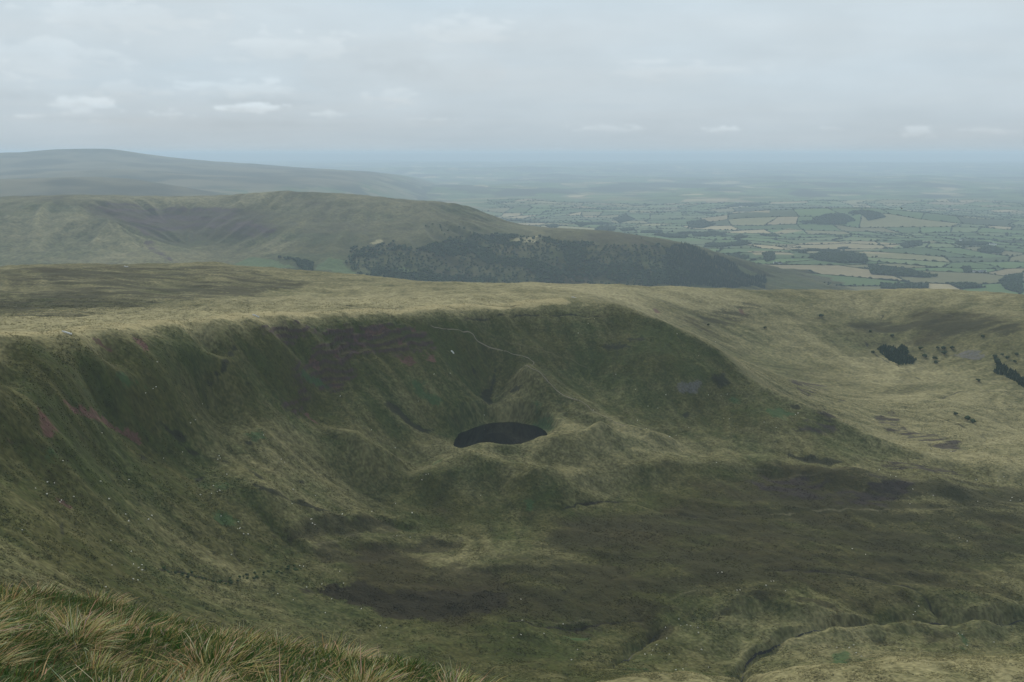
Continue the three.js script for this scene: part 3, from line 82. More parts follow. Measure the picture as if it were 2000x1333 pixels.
const LOWLAND_WOODS = [[[1430,7979],[1547,8231],[1664,8458],[1750,8220],[1570,7896],[1399,7724]],[[1653,7566],[1829,8051],[1804,7724],[1659,7411]],[[1764,5953],[1921,6262],[2093,6310],[2162,6149],[2047,5756],[1898,5711],[1774,5808]],[[2698,6982],[2858,7268],[2988,7334],[2847,6982],[2659,6785]],[[3143,7119],[3341,7334],[3441,7268],[3295,6982],[3097,6955]],[[3116,6724],[3278,6919],[3296,6724],[3185,6544],[3084,6603]],[[1535,6149],[1624,6237],[1536,5854],[1460,5756]],[[2453,5030],[2634,5291],[2721,5332],[2373,4636],[2360,4764]],[[2170,4959],[2276,4959],[2304,4826],[2151,4795]],[[2016,5667],[2105,5579],[2187,5409],[2169,5175],[2030,5250],[1918,5332]],[[2640,8873],[2829,9083],[2982,9059],[2976,8748],[2774,8646],[2611,8613]],[[3127,9059],[3304,9153],[3298,8908],[3085,8748]],[[2553,5667],[2594,5667],[2488,5409],[2449,5409]],[[1237,4895],[1350,4826],[1514,4795],[1495,4733],[1240,4733]],[[1831,4959],[1953,4927],[2063,4959],[2005,4795],[1858,4795],[1783,4826]],[[1192,7815],[1284,7866],[1344,7724],[1290,7488],[1170,7488]],[[1367,7119],[1518,7054],[1654,7268],[1682,7054],[1562,6856],[1415,6856]],[[4445,16379],[5124,17958],[5081,16379],[4846,15351],[4402,15036]],[[2669,12705],[3042,13158],[3285,12921],[3000,12493],[2625,12284]],[[1654,9541],[1786,9529],[1852,9177],[1659,8839],[1579,9012]],[[577,9285],[728,9766],[889,10023],[964,9703],[740,9261],[597,8839]],[[706,8635],[793,8931],[913,8862],[859,8480],[720,8436]],[[920,8624],[1032,8804],[1052,8579],[925,8392]],[[1057,8252],[1150,8513],[1263,8458],[1209,8188],[1069,8125]],[[1057,10652],[1246,10989],[1278,10447],[1046,9830]],[[1088,7734],[1236,7896],[1347,7724],[1289,7459],[1141,7536]]];
const STRAW_FIELDS = [[[2268,6544],[2379,6544],[2374,6262],[2245,6229],[2206,6310]],[[2124,8199],[2322,8502],[2421,8371],[2267,8188],[2141,8041]],[[2618,11395],[2967,11499],[2395,9406],[2253,9653]],[[1836,7119],[2187,7411],[2583,7411],[2762,7119],[2516,6724],[2228,6724],[1970,6663],[1808,6724]],[[1487,6368],[1729,6426],[1720,6101],[1480,6101]]];
const FARMS = [[1493,5682,0],[1509,5652,1],[2523,5458,0],[2538,5437,2],[2583,5479,1],[1461,4882,0],[1487,4863,1],[3346,7497,0],[3380,7082,1],[3387,7045,0],[1943,13260,0],[2795,12364,1],[3572,19160,0],[6151,14130,1],[1918,4920,0]];
const BIRD = [123.33,320,852.82];

function spline(P, c) {                           // a surface through surveyed points (multiquadric)
  const n = P.length, m = n + 3, A = [];
  for (let i = 0; i < m; i++) A.push(new Float64Array(m + 1));
  for (let i = 0; i < n; i++) {
    for (let j = 0; j < n; j++) A[i][j] = Math.sqrt((P[i][0] - P[j][0]) ** 2 + (P[i][1] - P[j][1]) ** 2 + c * c) / 1000;
    A[i][i] -= 0.002;
    A[i][n] = A[n][i] = 1; A[i][n + 1] = A[n + 1][i] = P[i][0] / 1000; A[i][n + 2] = A[n + 2][i] = P[i][1] / 1000; A[i][m] = P[i][2] - 500;
  }
  for (let k = 0; k < m; k++) {
    let p = k; for (let i = k + 1; i < m; i++) if (Math.abs(A[i][k]) > Math.abs(A[p][k])) p = i;
    const t = A[k]; A[k] = A[p]; A[p] = t;
    for (let i = k + 1; i < m; i++) { const f = A[i][k] / A[k][k]; if (f) for (let j = k; j <= m; j++) A[i][j] -= f * A[k][j]; }
  }
  const w = new Float64Array(m);
  for (let i = m - 1; i >= 0; i--) { let s = A[i][m]; for (let j = i + 1; j < m; j++) s -= A[i][j] * w[j]; w[i] = s / A[i][i]; }
  return (x, d) => { let s = 500 + w[n] + w[n + 1] * x / 1000 + w[n + 2] * d / 1000; for (let i = 0; i < n; i++) { const a = x - P[i][0], b = d - P[i][1]; s += w[i] * Math.sqrt(a * a + b * b + c * c) / 1000; } return s; };
}
class Grid {                                      // a raster over x0..x1, d0..d1
  constructor(x0, x1, d0, d1, step) { this.x0 = x0; this.d0 = d0; this.step = step; this.nx = Math.round((x1 - x0) / step) + 1; this.nd = Math.round((d1 - d0) / step) + 1; this.x1 = x0 + (this.nx - 1) * step; this.d1 = d0 + (this.nd - 1) * step; this.v = new Float32Array(this.nx * this.nd); }
  fill(f) { for (let j = 0, k = 0; j < this.nd; j++) for (let i = 0; i < this.nx; i++) this.v[k++] = f(this.x0 + i * this.step, this.d0 + j * this.step, k - 1); return this; }
  at(x, d) { const X = clamp((x - this.x0) / this.step, 0, this.nx - 1.001), D = clamp((d - this.d0) / this.step, 0, this.nd - 1.001), i = fl(X), j = fl(D), fx = X - i, fd = D - j, k = j * this.nx + i, v = this.v, n = this.nx; return (v[k] * (1 - fx) + v[k + 1] * fx) * (1 - fd) + (v[k + n] * (1 - fx) + v[k + n + 1] * fx) * fd; }
  cubic(x, d) {
    const X = clamp((x - this.x0) / this.step, 1, this.nx - 2.001), D = clamp((d - this.d0) / this.step, 1, this.nd - 2.001), i = fl(X), j = fl(D), fx = X - i, fd = D - j, v = this.v, n = this.nx;
    const w = t => [-.5 * t + t * t - .5 * t * t * t, 1 - 2.5 * t * t + 1.5 * t * t * t, .5 * t + 2 * t * t - 1.5 * t * t * t, -.5 * t * t + .5 * t * t * t], a = w(fx), b = w(fd); let s = 0;
    for (let q = 0; q < 4; q++) { const k = (j - 1 + q) * n + i - 1; s += b[q] * (a[0] * v[k] + a[1] * v[k + 1] + a[2] * v[k + 2] + a[3] * v[k + 3]); }
    return s;
  }
}

// ---------------------------------------------------------------- scene bookkeeping
const taken = new Map();
function numbered(name) { const n = taken.get(name) || 0; taken.set(name, n + 1); return n ? name + '_' + String(n).padStart(3, '0') : name; }
function add(o, name, label, category, group, kind) {
  o.name = numbered(name); scene.add(o); o.userData = { label, category };
  if (group) o.userData.group = group;
  if (kind) o.userData.kind = kind;
  o.traverse(c => { c.castShadow = c.receiveShadow = true; });
  return o;
}
function setting(o, name, label) { o.name = numbered(name); o.userData = { kind: 'structure' }; if (label) { o.userData.label = label; o.userData.category = name.split('_').pop(); } o.castShadow = o.receiveShadow = true; scene.add(o); return o; }

// ---------------------------------------------------------------- sky: an even overcast with thin layers and a few small cumulus low down
{
  const W = 4096, H = 2048, data = new Float32Array(W * H * 4);
  // [azimuth, elevation, half width, half height, brightness, seed] in degrees
  const cumulus = [[-24, 4.7, 5.5, 1.0, .04, 41], [-12.5, 5.4, 4.5, .9, .035, 42], [-3, 6.5, 4, .8, .03, 43], [-20, 6.8, 6, .8, .03, 44], [9, 4.4, 5, .5, .025, 45], [-23, 2.35, 2.3, .62, .085, 1], [-14.4, 2.42, 2.5, .30, .14, 2], [-18.3, 2.0, 1.4, .22, .07, 3], [-27.5, 3.6, 2.6, .9, .03, 4], [-14.6, 3.4, 4.2, .55, .05, 5], [-10.2, 2.1, 1.1, .22, .06, 6],
    [-6.5, 3.0, 2.2, .5, .03, 7], [-20.3, 3.3, 2.6, .45, .03, 8], [5.2, 1.35, 2.4, .22, .07, 9], [11.6, 1.28, 1.2, .2, .09, 10], [21.6, 1.05, 1.1, .28, .08, 11], [24.9, 1.1, 1.6, .14, .05, 12], [-25.3, 1.85, 1.0, .1, .07, 13],
    [-4.6, 1.85, 1.6, .1, .05, 14], [17.2, 1.3, .9, .12, .04, 15], [38, 2.2, 3, .5, .07, 16], [-44, 2.6, 3.5, .6, .07, 17], [60, 1.8, 3, .4, .07, 18], [-75, 2.3, 4, .5, .07, 19], [100, 2, 3, .5, .07, 20], [150, 2.4, 4, .6, .07, 21], [-130, 2.2, 3, .4, .07, 22]];
  const dark = [[-5.9, 4.4, 3.2, .9, -.05, 31], [-26, 2.9, 3.6, .35, -.045, 32], [-14, 2.75, 5, .3, -.05, 33], [-13, 1.6, 5.5, .22, -.03, 34], [-22.5, 1.75, 2.2, .18, -.04, 35], [-27, 7, 7, 2, -.025, 36]];
  for (let j = H / 2; j < H; j++) {
    const el = (j + 0.5) / H * 180 - 90, s = Math.sin(el * Math.PI / 180);
    const low = ss(3.5, 0, el), up = 1 + 1.6 * 0.26 * (1 - Math.exp(-s / 0.26)) ;
    // the cloud sheet brightens a little above the hazy horizon, then stays even
    const base = [0.53 * up * (1 - 0.07 * low), 0.612 * up * (1 - 0.09 * low), 0.663 * up * (1 - 0.1 * low)];
    for (let i = 0; i < W; i++) {
      let az = (i + 0.5) / W * 360 - 90; if (az > 180) az -= 360;
      const gap = 1 / (s + 0.06), px = Math.sin(az * Math.PI / 180) * gap, pz = Math.cos(az * Math.PI / 180) * gap;   // a layer overhead, seen in perspective
      let v = 0, warm = 0;
      const sheet = fbm(px * 1.1 + 7, pz * 2.2, 40, 3) - 0.5, streak = fbm(az * 0.16 + 3, el * 1.5, 50, 3) - 0.5, fine = fbm(az * 0.5, el * 5, 60, 2) - 0.5;
      v += sheet * 0.035 + streak * 0.02 + fine * 0.015 + (fbm(az * 0.3 + 31, el * 0.75, 55, 4) - 0.5) * 0.11;
      warm = (fbm(az * 0.06 + 9, el * 0.5, 70, 2) - 0.5) * 0.05 + sheet * 0.02;
      if (el < 9) for (const [ca, ce, rw, rh0, b, sd] of cumulus) {
        const rh = rh0 * 1.4, x = (az - ca) / rw, y = (el - ce) / rh; if (x * x > 2.2 || y > 2.2 || y < -2.2) continue;
        const n = fbm(az * 2.2 / Math.sqrt(rw) + sd * 9, el * 3.6 / Math.sqrt(rh + .1), 80 + sd, 5) - 0.5;
        const dens = ss(0.15, 0.62, 1 - Math.sqrt(x * x + (y > 0 ? y * y : y * y * 1.6)) + n * 1.5);
        v += dens * b * 1.7 * (0.35 + 1.1 * clamp(0.45 + y * 0.8 + n)); warm += dens * 0.016;
      }
      if (el < 12) for (const [ca, ce, rw, rh, b, sd] of dark) {
        const x = (az - ca) / rw, y = (el - ce) / rh; if (x * x + y * y > 3) continue;
        v += ss(0, 0.9, 1 - Math.sqrt(x * x + y * y) + (fbm(az * 1.2 + sd, el * 2.4, sd, 4) - 0.5) * 1.3) * b; warm += 0.008;
      }
      const k = (j * W + i) * 4, f = 1 + v;
      data[k] = base[0] * f * (1 + warm); data[k + 1] = base[1] * f; data[k + 2] = base[2] * f * (1 - warm * 0.7); data[k + 3] = 1;
    }
  }
  for (let j = 0; j < H / 2; j++) for (let i = 0; i < W; i++) { const k = (j * W + i) * 4; data[k] = 0.12; data[k + 1] = 0.13; data[k + 2] = 0.12; data[k + 3] = 1; }
  const sky = new THREE.DataTexture(data, W, H, THREE.RGBAFormat, THREE.FloatType);
  sky.mapping = THREE.EquirectangularReflectionMapping; sky.magFilter = THREE.LinearFilter; sky.needsUpdate = true;
  scene.background = sky; scene.environment = sky;
}
console.log('sky', (performance.now()/1000).toFixed(1));

// ---------------------------------------------------------------- colours of what grows and lies here (linear)
const COL = {
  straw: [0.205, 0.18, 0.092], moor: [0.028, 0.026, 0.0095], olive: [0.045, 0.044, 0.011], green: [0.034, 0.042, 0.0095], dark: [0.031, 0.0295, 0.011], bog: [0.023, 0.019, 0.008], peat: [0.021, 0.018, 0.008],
  clump: [0.017, 0.017, 0.008], heather: [0.029, 0.022, 0.02], red: [0.088, 0.043, 0.036], flush: [0.03, 0.06, 0.02], crag: [0.045, 0.029, 0.026], scree: [0.085, 0.08, 0.083], path: [0.2, 0.165, 0.115], trod: [0.12, 0.11, 0.062], ditch: [0.016, 0.014, 0.01],
  rim: [0.25, 0.21, 0.105], vale: [0.11, 0.1, 0.047],
  field: [0.055, 0.08, 0.026],
};
let lastPaint = null;
function zoneMap(Z, x0, x1, d0, d1, step) {       // three rasters: how much straw, green and dark growth, from notes taken at places
  const g = [0, 1, 2].map(() => new Grid(x0, x1, d0, d1, step));
  let k = 0;
  for (let j = 0; j < g[0].nd; j++) for (let i = 0; i < g[0].nx; i++, k++) {
    const x = x0 + i * step, d = d0 + j * step; let w = 0, a = 0, b = 0, c = 0;
    for (const z of Z) { const r = (x - z[0]) ** 2 + (d - z[1]) ** 2, q = 1 / (r * r + 1e5); w += q; a += q * z[2]; b += q * z[3]; c += q * z[4]; }
    g[0].v[k] = a / w; g[1].v[k] = b / w; g[2].v[k] = c / w;
  }
  return g;
}
function paintMap({ x0, x1, d0, d1 }, W, H, zones, streak, patches, lines, scale, heightOf) {
  const sx = (x1 - x0) / W, sd = (d1 - d0) / H, n = W * H, px = new Float32Array(n * 3);
  for (let j = 0, k = 0; j < H; j++) for (let i = 0; i < W; i++, k += 3) {
    const x = x0 + (i + .5) * sx, d = d0 + (j + .5) * sd, X = x / scale, D = d / scale;
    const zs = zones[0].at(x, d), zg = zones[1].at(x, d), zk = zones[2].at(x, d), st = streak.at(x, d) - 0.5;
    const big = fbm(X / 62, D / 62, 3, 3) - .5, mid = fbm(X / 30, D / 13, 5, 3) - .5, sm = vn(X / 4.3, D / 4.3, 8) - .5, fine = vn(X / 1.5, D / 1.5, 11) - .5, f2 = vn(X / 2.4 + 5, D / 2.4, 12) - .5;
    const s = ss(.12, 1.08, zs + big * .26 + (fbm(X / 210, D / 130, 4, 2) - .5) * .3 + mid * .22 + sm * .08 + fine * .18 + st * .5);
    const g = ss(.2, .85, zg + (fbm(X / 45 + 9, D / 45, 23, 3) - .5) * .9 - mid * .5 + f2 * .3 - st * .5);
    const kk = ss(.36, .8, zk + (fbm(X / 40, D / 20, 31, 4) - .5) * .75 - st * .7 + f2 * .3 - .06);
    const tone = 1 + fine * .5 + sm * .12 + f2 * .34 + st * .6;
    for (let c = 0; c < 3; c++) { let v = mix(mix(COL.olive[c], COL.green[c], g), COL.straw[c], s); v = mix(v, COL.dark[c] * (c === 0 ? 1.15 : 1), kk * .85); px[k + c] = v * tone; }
  }
  const blend = (k, col, a, tone) => { for (let c = 0; c < 3; c++) px[k + c] = mix(px[k + c], col[c] * tone, a); };
  for (const [kind, soft, P] of patches) {
    if (P.length < 3) continue;
    const m = soft * 3, [bx0, bx1, bd0, bd1] = bounds(P, m), col = COL[kind];
    const i0 = Math.max(0, fl((bx0 - x0) / sx)), i1 = Math.min(W - 1, Math.ceil((bx1 - x0) / sx)), j0 = Math.max(0, fl((bd0 - d0) / sd)), j1 = Math.min(H - 1, Math.ceil((bd1 - d0) / sd));
    for (let j = j0; j <= j1; j++) for (let i = i0; i <= i1; i++) {
      const x = x0 + (i + .5) * sx, d = d0 + (j + .5) * sd, r = lineDist(x, d, P, true) * (inside(x, d, P) ? 1 : -1);
      const n1 = fbm(x / (soft * 2.4), d / (soft * 2.4), 61, 4) - .5, st = streak.at(x, d) - .5, grain = vn(x / scale / 1.3, d / scale / 1.3, 66);
      let a = ss(-.35, .45, r / soft + n1 * 3.4 + st * 3 + (grain - .5) * .8 - .2);
      if (kind === 'heather') a *= .85 * ss(.4, .62, fbm(x / 22, d / 8, 71, 4) + .04);
      else if (kind === 'dark') a *= .45; else if (kind === 'clump') a *= .85; else if (kind === 'moor') a *= .1 + .72 * ss(.4, .56, fbm(x / 60, d / 13, 85, 4) * .75 + .25 * grain); else if (kind === 'rim') a *= .75 * ss(.25, .5, fbm(x / 30, d / 30, 79, 3)); else if (kind === 'vale') a *= .6; else if (kind === 'flush') a *= .72; else if (kind === 'crag') { const y = (heightOf(x, d) + (fbm(x / scale / 26, d / scale / 26, 113, 3) - .5) * 12 * scale) / (7 * scale), ledge = ss(.2, .5, y - fl(y)) * (1 - ss(.75, .95, y - fl(y))); a *= .25 + .65 * ss(.4, .6, fbm(x / scale / 9, d / scale / 5, 77, 4) * .6 + ledge * .4); } else if (kind === 'red') a *= (.55 + .45 * grain) * ss(.15, .4, fbm(x / 7, d / 7, 83, 3)); else if (kind === 'bog') a *= .65 * ss(.2, .5, fbm(x / 16, d / 9, 87, 4) + .1); else if (kind === 'scree') a *= .3 + .6 * grain;
      if (a > .01) blend((j * W + i) * 3, col, a, .75 + .5 * grain);
    }
  }
  for (const [kind, width, P0] of lines) {
    if (P0.length < 2 || kind === 'path' || kind === 'stream') continue;
    const P = smoothLine(P0, 6), col = COL[kind];
    for (let q = 0; q + 1 < P.length; q++) {
      const [bx0, bx1, bd0, bd1] = bounds([P[q], P[q + 1]], width * 2 + 3);
      const i0 = Math.max(0, fl((bx0 - x0) / sx)), i1 = Math.min(W - 1, Math.ceil((bx1 - x0) / sx)), j0 = Math.max(0, fl((bd0 - d0) / sd)), j1 = Math.min(H - 1, Math.ceil((bd1 - d0) / sd));
      for (let j = j0; j <= j1; j++) for (let i = i0; i <= i1; i++) {
        const x = x0 + (i + .5) * sx + (vn(q * .7, i * .1, 5) - .5) * 1.5, d = d0 + (j + .5) * sd, w = width * (.35 + 1.1 * vn(x / 7, d / 7, 91)) , r = segDist(x + (vn(x / 9, d / 9, 93) - .5) * 5, d + (vn(x / 9, d / 9, 94) - .5) * 5, P[q], P[q + 1]);
        const a = (1 - ss(w * .5, w * 1.1, r)) * (kind === 'trod' ? .28 : .7) * ss(.3, .6, vn(x / 22, d / 22, 96) + .06);
        if (a > .02) blend((j * W + i) * 3, col, a, 1);
      }
    }
  }
  lastPaint = { px, W, H, x0, d0, sx, sd };
  const out = new Uint8Array(n * 4), enc = v => { v = clamp(v); return 255 * (v <= .0031308 ? v * 12.92 : 1.055 * Math.pow(v, 1 / 2.4) - .055); };
  for (let k = 0; k < n; k++) { for (let c = 0; c < 3; c++) out[k * 4 + c] = enc(px[k * 3 + c]) + hash(k, c, 3); out[k * 4 + 3] = 255; }
  const t = new THREE.DataTexture(out, W, H); t.colorSpace = THREE.SRGBColorSpace; t.magFilter = THREE.LinearFilter; t.minFilter = THREE.LinearFilter; t.needsUpdate = true;
  return t;
}
const bumpTexture = (() => {                      // tussocky relief, repeats
  const N = 512, out = new Uint8Array(N * N * 4), wrapN = (x, y, p, s) => { const ix = fl(x), iy = fl(y); let fx = x - ix, fy = y - iy; fx = fx * fx * (3 - 2 * fx); fy = fy * fy * (3 - 2 * fy); const m = a => ((a % p) + p) % p, h = (a, b) => hash(m(a), m(b), s); return mix(mix(h(ix, iy), h(ix + 1, iy), fx), mix(h(ix, iy + 1), h(ix + 1, iy + 1), fx), fy); };
  for (let j = 0; j < N; j++) for (let i = 0; i < N; i++) { const u = i / N, v = j / N, h = .4 * wrapN(u * 24, v * 24, 24, 1) + .35 * wrapN(u * 57, v * 57, 57, 2) + .25 * wrapN(u * 120, v * 120, 120, 3), k = (j * N + i) * 4; out[k] = out[k + 1] = out[k + 2] = h * 255; out[k + 3] = 255; }
  const t = new THREE.DataTexture(out, N, N); t.wrapS = t.wrapT = THREE.RepeatWrapping; t.magFilter = THREE.LinearFilter; t.needsUpdate = true; return t;
})();
function groundMaterial(map, w, h, period, relief) {
  const b = bumpTexture.clone(); b.repeat.set(w / period, h / period); b.needsUpdate = true;
  return new THREE.MeshPhysicalMaterial({ map, bumpMap: b, bumpScale: relief, roughness: 1, metalness: 0, specularIntensity: .08 });   // grass has next to no gloss from afar
}
function terrain(g, material, drop = 0) {         // a heightfield mesh; uv runs 0..1 over the map sheet; drop > 0 hangs a skirt from its edges
  const { nx, nd } = g, n = nx * nd, pos = new Float32Array(n * 3), uv = new Float32Array(n * 2), nor = new Float32Array(n * 3), idx = new Uint32Array((nx - 1) * (nd - 1) * 6);
  for (let j = 0, k = 0; j < nd; j++) for (let i = 0; i < nx; i++, k++) {
    const edge = drop && (i === 0 || j === 0 || i === nx - 1 || j === nd - 1);
    const a = Math.max(1, Math.min(nx - 2, i)), b = Math.max(1, Math.min(nd - 2, j)), c = b * nx + a;
    pos[k * 3] = g.x0 + i * g.step; pos[k * 3 + 1] = edge ? g.v[b * nx + a] - drop : g.v[k]; pos[k * 3 + 2] = -(g.d0 + j * g.step);
    uv[k * 2] = i / (nx - 1); uv[k * 2 + 1] = j / (nd - 1);
    const hx = (g.v[c + 1] - g.v[c - 1]) / (2 * g.step), hd = (g.v[c + nx] - g.v[c - nx]) / (2 * g.step), l = Math.hypot(hx, 1, hd);
    nor[k * 3] = -hx / l; nor[k * 3 + 1] = 1 / l; nor[k * 3 + 2] = hd / l;
  }
  for (let j = 0, q = 0; j < nd - 1; j++) for (let i = 0; i < nx - 1; i++) { const k = j * nx + i; idx[q++] = k; idx[q++] = k + 1; idx[q++] = k + nx; idx[q++] = k + 1; idx[q++] = k + nx + 1; idx[q++] = k + nx; }
  const geo = new THREE.BufferGeometry();
  geo.setAttribute('position', new THREE.BufferAttribute(pos, 3)); geo.setAttribute('normal', new THREE.BufferAttribute(nor, 3)); geo.setAttribute('uv', new THREE.BufferAttribute(uv, 2)); geo.setIndex(new THREE.BufferAttribute(idx, 1));
  return new THREE.Mesh(geo, material);
}

// ---------------------------------------------------------------- the glacial hollow, the plateau round it and the moor beyond
const LAKE_LEVEL = 564;
const rough = new Grid(-2100, 2300, 0, 3400, 8).fill(spline(CWM_POINTS, 12));
const slopeAt = (x, d) => [(rough.at(x + 8, d) - rough.at(x - 8, d)) / 16, (rough.at(x, d + 8) - rough.at(x, d - 8)) / 16];
function downhill(x, d, cell, reach, step, seed) {  // noise drawn out along the fall of the slope
  let s = vn(x / cell, d / cell, seed), n = 1;
  for (const dir of [1, -1]) { let a = x, b = d; for (let r = 0; r < reach; r += step) { const [gx, gd] = slopeAt(a, b), l = Math.hypot(gx, gd) + 0.02; a += dir * gx / l * step; b += dir * gd / l * step; s += vn(a / cell, b / cell, seed); n++; } }
  return s / n;
}
const streams = LINES.filter(l => l[0] === 'stream').map(l => [l[1], smoothLine(l[2], 8)]);
const ditches = LINES.filter(l => l[0] === 'ditch').map(l => [Math.max(2, l[1]), smoothLine(l[2], 8)]), ditchBox = ditches.map(s => bounds(s[1], 12));
const streamBox = streams.map(s => bounds(s[1], 40));
const crags = PATCHES.filter(p => p[0] === 'crag').map(p => p[2]), scars = PATCHES.filter(p => p[0] === 'red').map(p => p[2]), hollows = PATCHES.filter(p => p[0] === 'bog').map(p => p[2]);
const cragBox = crags.map(p => bounds(p, 20)), scarBox = scars.map(p => bounds(p, 8)), hollowBox = hollows.map(p => bounds(p, 12));
const ridgeBox = RIDGES.map(l => bounds(l[2], 40)); RIDGES.forEach(l => { l[2] = smoothLine(l[2], 8); });
const boxed = (b, x, d) => x > b[0] && x < b[1] && d > b[2] && d < b[3];
{ const c = new THREE.CatmullRomCurve3(LAKE_SHORE.map(p => new THREE.Vector3(p[0], 0, p[1])), true, 'centripetal'), P = c.getSpacedPoints(64).slice(0, 64); LAKE_SHORE.length = 0; for (const p of P) LAKE_SHORE.push([p.x, p.z]); }
const lakeBox = bounds(LAKE_SHORE, 60);
function makeHeights(g, streak) {
  g.fill((x, d, k) => {
    let h = rough.cubic(x, d); const [gx, gd] = slopeAt(x, d), sl = Math.hypot(gx, gd), steep = ss(.16, .5, sl), away = ss(60, 300, d);
    h += away * ((fbm(x / 120, d / 120, 101, 3) - .5) * 8 * (1 - steep * .7) + (fbm(x / 34, d / 34, 107, 3) - .5) * 3.6 * (1 - steep * .5) + (fbm(x / 9, d / 9, 109, 2) - .5) * 1.3 + (1 - steep) * 2.2 * Math.pow(1 - Math.abs(2 * fbm(x / 85, d / 42, 117, 3) - 1), 3));
    const st = streak.v[k] - .5; h += away * st * (3 + 7.5 * steep);
    for (let q = 0; q < crags.length; q++) if (boxed(cragBox[q], x, d)) { const e = lineDist(x, d, crags[q], true) * (inside(x, d, crags[q]) ? 1 : -1), m = ss(-10, 12, e); if (m > 0) { const y = h + (fbm(x / 26, d / 26, 113, 3) - .5) * 10, t = y / 7 - fl(y / 7); h += m * (ss(.15, .5, t) - t) * 5.5 + m * (fbm(x / 6, d / 6, 127, 3) - .5) * 3.4; } }
    for (let q = 0; q < scars.length; q++) if (boxed(scarBox[q], x, d)) { const e = lineDist(x, d, scars[q], true) * (inside(x, d, scars[q]) ? 1 : -1); h -= ss(-2, 4, e) * (1.6 + (fbm(x / 4, d / 4, 131, 3) - .5) * 2.2); }
    for (let q = 0; q < hollows.length; q++) if (boxed(hollowBox[q], x, d)) { const e = lineDist(x, d, hollows[q], true) * (inside(x, d, hollows[q]) ? 1 : -1) + (fbm(x / 12, d / 12, 137, 3) - .5) * 12; h -= ss(-2, 5, e) * 1.8; }
    for (let q = 0; q < streams.length; q++) if (boxed(streamBox[q], x, d)) { const r = lineDist(x + (vn(x / 14, d / 14, 141) - .5) * 7, d + (vn(x / 14, d / 14, 143) - .5) * 7, streams[q][1]), w = streams[q][0]; h -= 2.4 * w * Math.exp(-((r / (1.4 * w)) ** 2)) + 1.7 * w * Math.exp(-((r / (5 * w)) ** 2)); }
    for (let q = 0; q < ditches.length; q++) if (boxed(ditchBox[q], x, d)) { const r = lineDist(x + (vn(x / 9, d / 9, 93) - .5) * 5, d + (vn(x / 9, d / 9, 94) - .5) * 5, ditches[q][1]); h -= ditches[q][0] * .75 * Math.exp(-((r / (1.2 * ditches[q][0])) ** 2)); }
    let shoreFree = 1;
    if (boxed(lakeBox, x, d)) { const e = lineDist(x, d, LAKE_SHORE, true) * (inside(x, d, LAKE_SHORE) ? -1 : 1) + (fbm(x / 14, d / 14, 149, 3) - .5) * 5, shore = LAKE_LEVEL + (e < 0 ? Math.max(-4, e * .25) : e * .09); shoreFree = ss(1, 12, e); if (e < 26) h = mix(shore, mix(Math.max(h, LAKE_LEVEL + .15), h, ss(8, 26, e)), ss(1, 16, e)); }
    for (let q = 0; q < RIDGES.length; q++) if (boxed(ridgeBox[q], x, d)) { const [up, w, P] = RIDGES[q], r = lineDist(x + (fbm(x / 25, d / 25, 161, 2) - .5) * 18, d + (fbm(x / 25, d / 25, 163, 2) - .5) * 18, P); if (r < w) { const t = 1 - r / w; h += shoreFree * up * t * t * (3 - 2 * t) * (.65 + .7 * vn(x / 30, d / 30, 167)); } }
    return h;
  });
}
const near = new Grid(-800, 800, 20, 1450, 2.5), nearStreak = new Grid(-800, 800, 20, 1450, 2.5).fill((x, d) => d < 300 ? .5 : downhill(x, d, 7.5, 48, 6, 201));
makeHeights(near, nearStreak);
const outer = new Grid(-1440, 1500, 1432, 3300, 6), outerStreak = new Grid(-1440, 1500, 1432, 3300, 6).fill((x, d) => d > 2300 ? .5 : downhill(x, d, 12, 72, 9, 203));
makeHeights(outer, outerStreak);
console.log('heights', (performance.now()/1000).toFixed(1));
const groundAt = (x, d) => d < 1440 && Math.abs(x) < 800 ? near.at(x, d) : outer.at(x, d);
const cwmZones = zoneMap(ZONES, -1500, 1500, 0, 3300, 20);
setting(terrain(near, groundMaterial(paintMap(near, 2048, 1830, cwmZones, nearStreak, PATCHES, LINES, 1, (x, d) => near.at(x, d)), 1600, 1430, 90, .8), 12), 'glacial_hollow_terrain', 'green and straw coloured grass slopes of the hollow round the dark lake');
const nearPaint = lastPaint;
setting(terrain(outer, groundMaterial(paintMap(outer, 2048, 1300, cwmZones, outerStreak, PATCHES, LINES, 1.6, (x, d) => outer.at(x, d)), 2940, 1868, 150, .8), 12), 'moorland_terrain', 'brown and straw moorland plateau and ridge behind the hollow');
// flanks outside the picture, so that the ground does not end beside it
for (const [x0, x1] of [[-2060, -780], [780, 2060]]) {
  const g = new Grid(x0, x1, 20, 1450, 20); g.fill((x, d) => rough.at(x, d) + (fbm(x / 60, d / 60, 151, 3) - .5) * 9 - 1.5);
  setting(terrain(g, groundMaterial(paintMap(g, 512, 572, cwmZones, new Grid(x0, x1, 20, 1450, 100).fill(() => .5), [], [], 3), 1280, 1430, 120, .8)), 'flank_terrain', 'grassy flank of the hollow beyond the edge of the picture');
}
console.log('cwm', (performance.now()/1000).toFixed(1));

